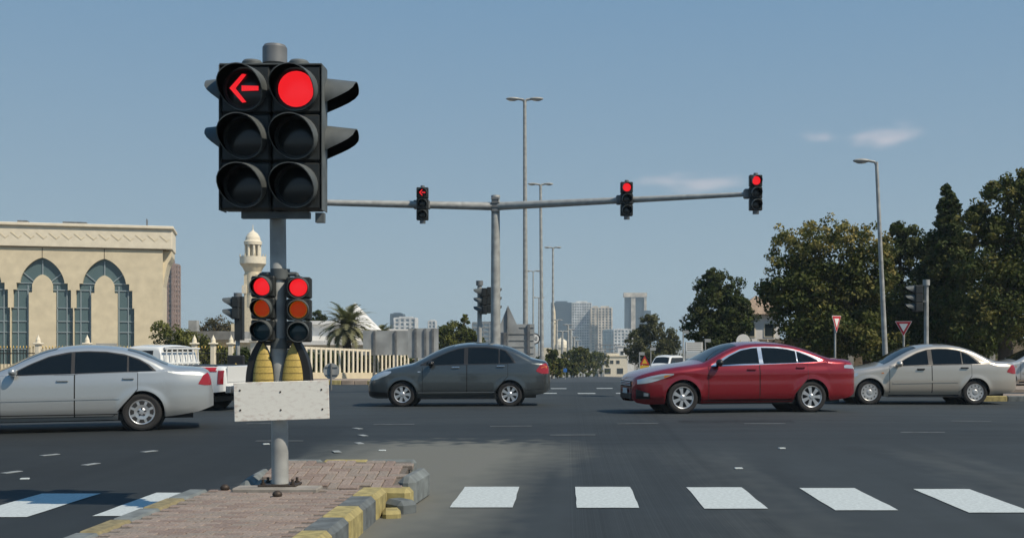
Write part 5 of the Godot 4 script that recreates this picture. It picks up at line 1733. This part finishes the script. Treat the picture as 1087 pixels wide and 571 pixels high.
func trees() -> void:
	var deep := [Color(0.046, 0.062, 0.018), Color(0.055, 0.072, 0.02), Color(0.038, 0.055, 0.016), Color(0.085, 0.092, 0.028), Color(0.05, 0.066, 0.02)]
	var olive := [Color(0.066, 0.08, 0.02), Color(0.08, 0.09, 0.024), Color(0.052, 0.067, 0.018), Color(0.14, 0.13, 0.038)]
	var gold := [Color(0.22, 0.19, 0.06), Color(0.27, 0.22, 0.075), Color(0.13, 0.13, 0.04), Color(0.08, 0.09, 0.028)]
	var g := "trees along the right side"
	# round dark tree standing alone left of the villa
	tree("broadleaf_tree", "round dark tree standing alone left of the villa", Vector3(8.050, -0.378, -60.0), [[Vector3(0, 4.3, 0), Vector3(1.5, 1.6, 1.4)], [Vector3(-0.7, 3.0, 0.2), Vector3(1.35, 1.5, 1.3)], [Vector3(0.8, 3.2, 0), Vector3(1.3, 1.6, 1.3)], [Vector3(-0.2, 5.3, 0), Vector3(0.9, 0.7, 0.9), 0.6], [Vector3(0.1, 2.0, 0.1), Vector3(1.5, 1.0, 1.3)]], 46, 62, 0.12, deep, 0.2, 2.2, g)
	var big := tree("broadleaf_tree", "broad tree with yellowish upper leaves between villa and street lamp", Vector3(11.040, -0.054, -48.0), [[Vector3(0.2, 4.6, 0), Vector3(2.3, 1.7, 1.8)], [Vector3(-1.55, 3.9, 0.3), Vector3(1.5, 1.5, 1.5)], [Vector3(1.5, 3.8, 0), Vector3(1.7, 1.8, 1.6)], [Vector3(-0.4, 2.2, 0.4), Vector3(2.1, 1.2, 1.6)], [Vector3(1.3, 2.0, 0.3), Vector3(2.0, 1.1, 1.5)]], 50, 84, 0.12, olive, 0.26, 2.0, g)
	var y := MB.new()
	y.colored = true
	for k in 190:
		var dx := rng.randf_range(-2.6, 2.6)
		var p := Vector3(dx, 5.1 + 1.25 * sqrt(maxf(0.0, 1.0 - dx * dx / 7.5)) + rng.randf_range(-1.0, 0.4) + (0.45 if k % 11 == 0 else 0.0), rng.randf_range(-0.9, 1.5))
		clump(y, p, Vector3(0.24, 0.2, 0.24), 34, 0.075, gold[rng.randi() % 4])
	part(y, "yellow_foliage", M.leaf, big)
	tree("broadleaf_tree", "dark tree right behind the street lamp, ragged airy top", Vector3(16.121, -0.189, -53.0), [[Vector3(-0.2, 3.4, 0), Vector3(2.3, 2.2, 1.8)], [Vector3(-0.9, 5.6, 0), Vector3(1.5, 1.3, 1.2), 0.5], [Vector3(0.6, 5.9, 0), Vector3(1.5, 1.5, 1.3), 0.6], [Vector3(0.3, 2.0, 0.3), Vector3(2.4, 1.4, 1.6)], [Vector3(-0.6, 7.0, 0), Vector3(0.9, 0.7, 0.8), 0.3]], 48, 80, 0.12, deep, 0.24, 2.4, g)
	var cone := [[Vector3(0, 4.0, 0), Vector3(1.6, 1.7, 1.5)], [Vector3(0.2, 2.1, 0.2), Vector3(2.0, 1.3, 1.5)]]
	for k in 8:
		var cr := 1.4 - 0.155 * k
		cone.append([Vector3(rng.randf_range(-0.1, 0.1), 4.9 + 0.46 * k, 0), Vector3(cr, 0.85, cr), 0.28 + 0.35 * cr])
	tree("broadleaf_tree", "tall tree with a pointed conical top above the champagne car", Vector3(16.875, -0.108, -50.0), cone, 48, 72, 0.12, deep, 0.24, 2.6, g)
	tree("broadleaf_tree", "tallest tree, cut by the right edge, with loose upper boughs", Vector3(17.978, 0.05, -46.5), [[Vector3(0.4, 7.0, 0), Vector3(1.7, 1.5, 1.5), 0.8], [Vector3(-0.8, 6.2, 0), Vector3(1.2, 1.1, 1.1), 0.6], [Vector3(0, 4.6, 0), Vector3(2.3, 1.8, 1.8)], [Vector3(-0.5, 2.6, 0.2), Vector3(2.5, 1.6, 1.7)], [Vector3(1.6, 5.0, 0), Vector3(1.8, 2.2, 1.7)], [Vector3(1.0, 8.1, 0), Vector3(1.2, 0.7, 1.0), 0.5]], 50, 78, 0.12, olive, 0.28, 2.6, g)
	tree("broadleaf_tree", "low spreading tree filling the shade behind the right yield sign", Vector3(15.027, -0.270, -57.0), [[Vector3(0, 2.4, 0), Vector3(2.8, 1.8, 1.6)], [Vector3(-1.8, 3.0, -0.3), Vector3(2.0, 1.9, 1.5)], [Vector3(2.2, 3.2, -0.3), Vector3(2.2, 2.2, 1.5)]], 46, 84, 0.13, deep, 0.2, 1.6, g)
	tree("broadleaf_tree", "spreading tree behind the champagne car's roof, low dark crown", Vector3(20.029, -0.243, -56.0), [[Vector3(0, 2.4, 0), Vector3(2.6, 1.8, 1.6)], [Vector3(-1.6, 3.6, -0.3), Vector3(2.0, 2.1, 1.5)], [Vector3(2.0, 3.6, -0.3), Vector3(2.2, 2.4, 1.5)]], 46, 84, 0.13, deep, 0.22, 1.6, g)
	tree("broadleaf_tree", "grey-green tree below the framed tower, above the far cars", Vector3(7.204, -1.323, -95.0), [[Vector3(-0.4, 4.2, 0), Vector3(1.3, 1.3, 1.2)], [Vector3(-1.2, 2.8, 0), Vector3(1.4, 1.5, 1.2)], [Vector3(1.0, 3.2, 0), Vector3(1.4, 1.4, 1.2)], [Vector3(0, 2.0, 0), Vector3(2.3, 1.2, 1.3)]], 40, 60, 0.13, [Color(0.1, 0.105, 0.05), Color(0.12, 0.12, 0.058), Color(0.08, 0.085, 0.042)], 0.2, 1.5)
	tree("broadleaf_tree", "bright green round tree behind the dark saloon's roof", Vector3(-7.933, -0.918, -80.0), [[Vector3(0, 3.0, 0), Vector3(1.5, 1.3, 1.3)], [Vector3(-0.9, 2.3, 0.1), Vector3(1.2, 1.3, 1.2)], [Vector3(1.1, 2.4, 0), Vector3(1.2, 1.3, 1.2)], [Vector3(0.7, 4.3, 0), Vector3(0.5, 0.5, 0.5), 0.12]], 46, 66, 0.12, [Color(0.07, 0.085, 0.018), Color(0.09, 0.1, 0.022), Color(0.06, 0.072, 0.016), Color(0.11, 0.115, 0.03)], 0.18, 1.4)
	tree("broadleaf_tree", "small dark tree left of the palms, above the white pavilion", Vector3(-20.393, -1.242, -92.0), [[Vector3(0, 4.9, 0), Vector3(0.8, 0.8, 0.8)], [Vector3(-0.3, 4.2, 0), Vector3(0.9, 0.7, 0.8)]], 34, 30, 0.14, deep, 0.14, 3.0)
	tree("broadleaf_tree", "brownish twiggy tree above the canopy building", Vector3(-30.000, -1.350, -96.0), [[Vector3(0, 4.4, 0), Vector3(1.9, 0.9, 1.0)], [Vector3(-1.0, 3.6, 0), Vector3(1.2, 0.8, 1.0)], [Vector3(1.2, 3.8, 0), Vector3(1.1, 0.8, 1.0)]], 26, 40, 0.13, [Color(0.11, 0.09, 0.05), Color(0.09, 0.08, 0.045), Color(0.08, 0.075, 0.035)], 0.16, 2.4)
	palm("taller date palm with a full grey-green crown, behind the cream fence", Vector3(-11.358, -0.324, -58.0), 2.75, 1.6, 62)
	palm("smaller date palm right of the taller one", Vector3(-12.060, -0.702, -72.0), 2.6, 1.45, 48)
	# clipped hedge behind the iron fence and shrubs along the median far off
	for a in [[184.0, 54.0, 2.6], [196.0, 54.6, 2.4], [209.0, 54.0, 2.2], [221.0, 54.4, 1.9], [234.0, 54.2, 1.5], [172.0, 54.4, 2.8], [250.0, 54.3, 1.4]]:
		var o := thing("shrub", "yellow-green shrub in the hedge behind the iron fence", "shrub", Vector3((a[0] - 603.0) * a[1] / 1200.0, gy(0, -a[1]), -a[1]), 0.0, "hedge shrubs behind the iron fence")
		part(bar(Vector3.ZERO, Vector3(0, 1.0, 0), 0.05, 0.03, 6), "stem", M.bark, o)
		var b := MB.new()
		b.colored = true
		for k in 60: clump(b, Vector3(rng.randf_range(-0.45, 0.45), rng.randf_range(0.3, a[2]), rng.randf_range(-0.3, 0.3)), Vector3(0.22, 0.2, 0.22), 26, 0.08, [Color(0.16, 0.165, 0.05), Color(0.13, 0.14, 0.042), Color(0.1, 0.11, 0.034)][rng.randi() % 3])
		part(b, "foliage", M.leaf, o)
	for k in 13:
		var q := Vector3(-13.819, 0, -49.5).lerp(Vector3(-8.938, 0, -62.0), k / 12.0)
		var o := thing("fence_shrub", "dark green shrub showing between the uprights of the cream fence", "shrub", Vector3(q.x, gy(0, q.z), q.z), 0.0, "shrubs behind the cream fence")
		part(bar(Vector3.ZERO, Vector3(0, 0.7, 0), 0.04, 0.03, 6), "stem", M.bark, o)
		var b := MB.new()
		b.colored = true
		for e in 46: clump(b, Vector3(rng.randf_range(-0.75, 0.75), rng.randf_range(0.15, 1.35), rng.randf_range(-0.3, 0.3)), Vector3(0.24, 0.2, 0.24), 20, 0.085, deep[rng.randi() % 3])
		part(b, "foliage", M.leaf, o)
	var n := 0
	for a in [[592.0, 100.0], [600.0, 112.0], [607.0, 124.0], [613.0, 136.0], [619.0, 150.0], [625.0, 168.0], [630.0, 190.0], [635.0, 214.0], [641.0, 240.0], [602.0, 160.0], [612.0, 185.0], [622.0, 215.0], [586.0, 92.0], [579.0, 88.0], [571.0, 90.0]]:
		var d: float = a[1]
		var o := thing("median_shrub", "dark shrub in the row between the far lamp posts", "shrub", Vector3((a[0] - 603.0) * d / 1200.0, gy(0, -d), -d), 0.0, "shrubs along the far median")
		part(bar(Vector3.ZERO, Vector3(0, 1.2, 0), 0.06, 0.03, 6), "stem", M.bark, o)
		var b := MB.new()
		b.colored = true
		var w := d / 1200.0 * 5.5
		var h := d / 1200.0 * 24.0 + 0.3 + rng.randf() * 0.4
		h *= rng.randf_range(0.55, 1.15)
		for k in 60: clump(b, Vector3(rng.randf_range(-w, w), h * sqrt(rng.randf()), rng.randf_range(-0.6, 0.6)), Vector3.ONE * w * 0.3, 14, 0.13 + w * 0.06, olive[rng.randi() % 4])
		part(b, "foliage", M.leaf, o)
		n += 1

# ---------------------------------------------------------------- fences
func fences() -> void:
	# cream fence of square uprights that runs back along the falling ground
	var p := Vector3(-12.844, 0, -46.6)
	var q := Vector3(-8.500, 0, -60.0)
	var o := thing("upright_fence", "cream fence of square uprights on a low wall behind the round sign back", "fence")
	var n := 33
	var dir := (q - p).normalized()
	var turn := Basis(Vector3.UP, atan2(-dir.z, dir.x))
	for k in n + 1:
		var c := p.lerp(q, float(k) / n)
		var g := gy(0, c.z)
		var big := k == 0
		var b := MB.new()
		b.bevel_box(Vector3(0, 0.8, 0), Vector3(0.5 if big else 0.14, 1.5 if not big else 1.7, 0.3 if big else 0.06), 0.01)
		if big: b.bevel_box(Vector3(0, 1.7, 0), Vector3(0.6, 0.12, 0.4), 0.02)
		part(b, "pillar" if big else "upright", M.cream_light, o, Transform3D(turn, Vector3(c.x, g, c.z)))
	for k in 11:
		var a := p.lerp(q, k / 11.0)
		var e := p.lerp(q, (k + 1) / 11.0)
		a.y = gy(0, a.z); e.y = gy(0, e.z)
		var m := (a + e) * 0.5
		var ln := (e - a).length()
		var bs := Basis(Vector3.UP, atan2(-dir.z, dir.x)) * Basis(Vector3(0, 0, 1), atan2(e.y - a.y, ln))
		part(bx(Vector3(0, 0.2, -0.02), Vector3(ln, 0.42, 0.22)), "low_wall", M.cream, o, Transform3D(bs, m))
		part(bx(Vector3(0, 1.5, -0.04), Vector3(ln, 0.1, 0.08)), "rail", M.cream_light, o, Transform3D(bs, m))
	# iron fence with gilded points between masonry piers, left
	var f := thing("iron_fence", "black iron fence with gilded points between cream piers, left of the signal", "fence", Vector3(0, gy(0, -50.0), -50.0))
	var x0 := -26.792
	var x1 := -14.708
	var cnt := 84
	var shape := MB.new()
	shape.tube(Vector3(0, 0.2, 0), Vector3(0, 1.45, 0), 0.014, 0.014, 5)
	var tip := MB.new()
	tip.lathe([Vector2(0.0, 0.15), Vector2(0.032, 0.06), Vector2(0.012, 0.0)], 6, Transform3D(Basis(), Vector3(0, 1.45, 0)))
	var sm := shape.mesh()
	var tm := tip.mesh()
	for k in cnt:
		var x := lerpf(x0, x1, (k + 0.5) / cnt)
		var r := put(sm, "picket", M.iron, f, Transform3D(Basis(), Vector3(x, 0, 0)))
		put(tm, "point", M.gold, r)
	for yy in [0.3, 1.25]: part(bx(Vector3((x0 + x1) * 0.5, yy, 0), Vector3(x1 - x0, 0.05, 0.03)), "rail", M.iron, f)
	part(bx(Vector3((x0 + x1) * 0.5, 0.1, 0), Vector3(x1 - x0, 0.3, 0.3)), "plinth", M.cream, f)
	for px in [-23.458, -21.292, -16.542, -15.708, -14.917]:
		var pr := MB.new()
		pr.bevel_box(Vector3(px, 0.85, 0.02), Vector3(0.2, 1.6, 0.26), 0.02)
		pr.bevel_box(Vector3(px, 1.68, 0.02), Vector3(0.34, 0.08, 0.36), 0.02)
		pr.lathe([Vector2(0.0, 0.36), Vector2(0.04, 0.26), Vector2(0.1, 0.14), Vector2(0.11, 0.0)], 10, Transform3D(Basis(), Vector3(px, 1.72, 0.02)))
		part(pr, "pier", M.cream_light, f)

# ---------------------------------------------------------------- lamps, signs
func lamp_post(label: String, at: Vector3, h: float, twin: bool, lean: float, group := "", r := 0.1) -> Node3D:
	var o := thing("street_lamp", label, "street lamp", at, 0.0, group)
	var top := Vector3(lean, h, 0)
	var b := MB.new()
	b.path([Vector3.ZERO, top * 0.12, top * 0.12 + Vector3(0, 0.01, 0), top], [r * 1.35, r * 1.3, r, r * 0.62], 14)
	part(b, "pole", M.galv, o)
	for sx in ([-1.0, 1.0] if twin else [-1.0]):
		var a := MB.new()
		a.path([top + Vector3(0, -0.12, 0), top + Vector3(sx * 0.05, 0.0, 0), top + Vector3(sx * 0.3, 0.05, 0)], [r * 0.55, r * 0.5, r * 0.45], 8)
		part(a, "arm", M.galv, o)
		var hd := MB.new()
		hd.sphere(top + Vector3(sx * 0.5, 0.045, 0), Vector3(0.3, 0.075, 0.15), 16, 8)
		part(hd, "lamp_head", M.galv, o)
		var gl := MB.new()
		gl.sphere(top + Vector3(sx * 0.52, 0.0, 0), Vector3(0.2, 0.055, 0.11), 12, 6)
		part(gl, "lamp_glass", M.lamp_clear, o)
	return o

func tri_sign(label: String, at: Vector3, h: float, turn: float, size: float) -> void:
	var o := thing("yield_sign", label, "road sign", at, turn)
	part(bar(Vector3.ZERO, Vector3(0, h, 0), 0.035, 0.035, 10), "post", M.galv, o)
	var s := size * 0.5
	var plate := PackedVector2Array([Vector2(-s, s), Vector2(s, s), Vector2(0, -s * 0.85)])
	var x := Transform3D(Basis(), Vector3(0, h - s * 0.2, 0.045))
	var a := MB.new(); a.prism(plate, 0.0, 0.012, x)
	part(a, "plate", M.sign_white, o)
	var ring := PackedVector2Array(); var inn := PackedVector2Array()
	var cen := Vector2(0, s * 0.38)
	for v in plate:
		ring.append(cen + (v - cen) * 0.92)
		inn.append(cen + (v - cen) * 0.52)
	var b := MB.new(); b.prism(ring, 0.012, 0.016, x)
	part(b, "red_border", M.sign_red, o)
	var c := MB.new(); c.prism(inn, 0.016, 0.02, x)
	part(c, "white_centre", M.sign_white, o)

func disc(r: float) -> PackedVector2Array:
	var p := PackedVector2Array()
	for k in 28: p.append(Vector2(cos(TAU * k / 28.0), sin(TAU * k / 28.0)) * r)
	return p

func panel_sign(label: String, at: Vector3, w: float, y0: float, y1: float, posts: Array, ribs: int) -> Node3D:
	# back of a direction board: sheet with stiffening ribs on posts
	var o := thing("sign_board", label, "road sign", at)
	part(bx(Vector3(0, (y0 + y1) * 0.5, -0.06), Vector3(w, y1 - y0, 0.03)), "panel", M.sign_back, o)
	for k in ribs: part(bx(Vector3(0, lerpf(y0, y1, (k + 0.5) / ribs), -0.03), Vector3(w * 0.97, 0.02, 0.02)), "rib", M.sign_back, o)
	for p in posts: part(bx(Vector3(p, y1 * 0.5 - 0.05, 0), Vector3(0.09, y1 + 0.1, 0.07)), "post", M.galv_dark, o)
	return o

func poles_and_signs() -> void:
	lamp_post("tallest twin street lamp just right of the mast pole", Vector3(-1.800, -0.054, -48.0), 11.974, true, -0.04, "", 0.115)
	lamp_post("second twin street lamp right of the tallest one", Vector3(-1.604, -0.648, -70.0), 12.085, true, -0.1, "", 0.13)
	lamp_post("third twin street lamp, over the blue tower's left side", Vector3(-1.387, -1.566, -104.0), 12.013, true, 0.0, "", 0.13)
	lamp_post("thin twin lamp seen between the first two lamps", Vector3(-3.638, -1.944, -118.0), 11.134, true, 0.0, "", 0.1)
	lamp_post("small thin lamp left of the third twin lamp", Vector3(-3.875, -2.808, -150.0), 10.578, true, 0.0, "", 0.12)
	lamp_post("leaning single-arm street lamp in front of the right-hand trees", Vector3(10.735, 0.05, -38.0), 7.613, false, -0.348, "", 0.09)
	var far := [[591.0, 150.0, 340.0], [597.0, 160.0, 352.0], [603.0, 172.0, 345.0], [606.0, 186.0, 350.0], [609.5, 200.0, 358.0], [613.0, 218.0, 362.0], [616.0, 236.0, 368.0], [619.0, 256.0, 370.0], [622.0, 280.0, 372.0], [627.0, 300.0, 374.0], [633.0, 330.0, 376.0], [640.0, 290.0, 372.0]]
	for a in far:
		var d: float = a[1]
		var top: float = 1.52 - (a[2] - 366.0) * d / 1200.0
		lamp_post("thin far lamp post in the row leading to the skyline", Vector3((a[0] - 603.0) * d / 1200.0, gy(0, -d), -d), top - gy(0, -d), true, 0.0, "far lamp posts along the road", 0.06 + d * 0.0011)
	tri_sign("yield sign turned partly away, above the red car's boot", Vector3(8.993, 0.1, -38.0), 2.148, 48.0, 0.62)
	tri_sign("yield sign facing us right of the leaning lamp post", Vector3(11.008, 0.1, -37.0), 1.975, -22.0, 0.54)
	# backs of signs
	panel_sign("wide grey direction board back above the cream fence", Vector3(-9.053, -0.270, -56.0), 2.25, 1.52 + -0.243, 1.52 + 0.970, [-0.55, 0.5], 0)
	panel_sign("tall grey sign back with ribs, right of the wide board", Vector3(-6.673, -0.162, -52.0), 1.4, 1.52 + -0.445, 1.52 + 0.920, [-0.35, 0.1, 0.45], 0)
	var ts := thing("triangle_sign_back", "grey back of a triangular warning sign right of the mast pole", "road sign", Vector3(-2.100, 0.12, -40.0))
	part(bar(Vector3(-0.05, 0, 0.0), Vector3(-0.05, 2.700, 0.0), 0.035, 0.035, 10), "post", M.galv_dark, ts)
	var tb := MB.new()
	tb.prism(PackedVector2Array([Vector2(-0.42, 1.833), Vector2(0.42, 1.833), Vector2(-0.03, 2.800)]), -0.07, -0.04)
	part(tb, "plate", M.sign_back, ts)
	panel_sign("slatted grey sign back behind the dark saloon's rear window", Vector3(-1.845, 0.12, -41.0), 1.25, 0.751, 2.152, [-0.45, 0.42], 6)
	var sp := thing("speed_sign", "round white sign with a dark ring beside the tallest lamp", "road sign", Vector3(-1.272, 0.12, -43.0))
	part(bar(Vector3.ZERO, Vector3(0, 1.400, 0), 0.03, 0.03, 8), "post", M.galv, sp)
	var sx := Transform3D(Basis(), Vector3(0, 1.633, 0.04))
	var a1 := MB.new(); a1.prism(disc(0.215), 0.0, 0.012, sx); part(a1, "ring", M.sign_dark, sp)
	var a2 := MB.new(); a2.prism(disc(0.17), 0.012, 0.017, sx); part(a2, "face", M.sign_white, sp)
	var tm := TextMesh.new()
	tm.text = "80"
	tm.font_size = 22
	tm.pixel_size = 0.0085
	tm.depth = 0.006
	put(tm, "number", M.sign_dark, sp, Transform3D(Basis(), sx.origin + Vector3(0, 0, 0.021)))
	for a in [["round grey back of a sign in front of the cream fence", -7.980, 38.0, 0.633, 0.27], ["small round pale sign back at the iron fence", -15.725, 47.0, 1.089, 0.15]]:
		var r := thing("round_sign_back", a[0], "road sign", Vector3(a[1], 0, -a[2]))
		part(bar(Vector3.ZERO, Vector3(0, a[3] + a[4], 0), 0.035, 0.035, 10), "post", M.galv_dark, r)
		var q := MB.new()
		q.prism(disc(a[4]), -0.07, -0.045, Transform3D(Basis(), Vector3(0, a[3], 0)))
		part(q, "plate", M.sign_back, r)
		for yy in [-0.13, 0.13]: part(bx(Vector3(0, a[3] + yy * a[4] / 0.27, -0.035), Vector3(a[4] * 1.5, 0.03, 0.02)), "rib", M.galv_dark, r)
	# small signs by the far cars
	var b1 := thing("notice_board", "white notice board with faint lines above the red windscreen", "road sign", Vector3(6.030, -0.216, -54.0))
	for s in [-0.4, 0.4]: part(bar(Vector3(s, 0, 0), Vector3(s, 1.871, 0), 0.03, 0.03, 6), "post", M.galv, b1)
	part(bx(Vector3(0, 1.646, 0.05), Vector3(0.8, 0.42, 0.03)), "panel", M.sign_white, b1)
	for k in 4: part(bx(Vector3(0, 1.646 - 0.15 + 0.1 * k, 0.067), Vector3(0.7, 0.03, 0.004)), "line", M.roof_grey, b1)
	var b2 := thing("warning_sign", "red and yellow triangular warning sign by the grey-green tree", "road sign", Vector3(3.871, -0.297, -57.0))
	part(bar(Vector3.ZERO, Vector3(0, 0.962, 0), 0.03, 0.03, 6), "post", M.galv, b2)
	var wt := MB.new()
	wt.prism(PackedVector2Array([Vector2(-0.24, -0.2), Vector2(0.24, -0.2), Vector2(0, 0.26)]), 0.035, 0.05, Transform3D(Basis(), Vector3(0, 1.010, 0)))
	part(wt, "plate", M.sign_red, b2)
	var wi := MB.new()
	wi.prism(PackedVector2Array([Vector2(-0.14, -0.14), Vector2(0.14, -0.14), Vector2(0, 0.13)]), 0.05, 0.056, Transform3D(Basis(), Vector3(0, 1.010, 0)))
	part(wi, "centre", M.sign_yellow, b2)
	part(bx(Vector3(0, 0.677, 0.045), Vector3(0.46, 0.2, 0.02)), "lower_plate", M.sign_yellow, b2)
	for a in [[679.0, 59.0, 375.0, "plain pole left of the red and yellow sign"], [691.0, 59.5, 370.0, "plain pole right of the red and yellow sign"], [725.5, 55.0, 352.0, "thin pole left of the white notice board"], [749.0, 55.0, 361.0, "short pole right of the white notice board"]]:
		var d: float = a[1]
		var o := thing("signpost", a[3], "pole", Vector3((a[0] - 603.0) * d / 1200.0, gy(0, -d), -d))
		part(bar(Vector3.ZERO, Vector3(0, 1.52 - (a[2] - 366.0) * d / 1200.0 - gy(0, -d), 0), 0.03, 0.03, 8), "post", M.galv, o)
		part(bx(Vector3(0.12, 1.5 - (a[2] - 366.0) * d / 1200.0 - gy(0, -d), 0.03), Vector3(0.3, 0.16, 0.02)), "small_plate", M.sign_back, o)
	var b3 := thing("blue_sign", "tiny blue sign low beside the far lamp posts", "road sign", Vector3(-0.200, -0.918, -80.0))
	part(bar(Vector3.ZERO, Vector3(0, 0.838, 0), 0.025, 0.025, 6), "post", M.galv, b3)
	part(bx(Vector3(0, 0.638, 0.04), Vector3(0.26, 0.26, 0.02)), "plate", M.sign_blue, b3)
	var b4 := thing("round_notice", "pale half-round notice showing above the red car's roof", "road sign", Vector3(9.000, -0.378, -58.0))
	part(bar(Vector3.ZERO, Vector3(0, 1.9, 0), 0.04, 0.04, 8), "post", M.galv, b4)
	var rn := MB.new()
	rn.prism(disc(0.36), 0.04, 0.06, Transform3D(Basis(), Vector3(0, 2.086, 0)))
	part(rn, "plate", M.sign_white, b4)

func small_things() -> void:
	# raised studs and litter on the asphalt
	for a in [[2.086, 13.8, 0.0], [3.107, 16.4, 0.3], [-4.6, 17.2, 0.4], [-6.45, 13.4, 0.2], [-2.65, 16.1, 0.0]]:
		var b := MB.new()
		b.bevel_box(Vector3(0, 0.008, 0), Vector3(0.1, 0.018, 0.07), 0.006)
		part(b, "road_stud", M.white_line, road, Transform3D(Basis(Vector3.UP, a[2]), Vector3(a[0], gy(a[0], -a[1]) + 0.004, -a[1])))
	for a in [[-3.15, 10.36, 0.05], [-2.55, 9.9, 0.03]]:
		var s := MB.new()
		s.sphere(Vector3(0, 0.02, 0), Vector3(0.045, 0.035, 0.04), 8, 6)
		var o := thing("stone", "dark pebble lying by the signal's footing" if a[1] > 10.2 else "small pebble on the island bricks near the pole", "stone", Vector3(a[0], 0.19, -a[1]))
		part(s, "stone", M.bolt, o)
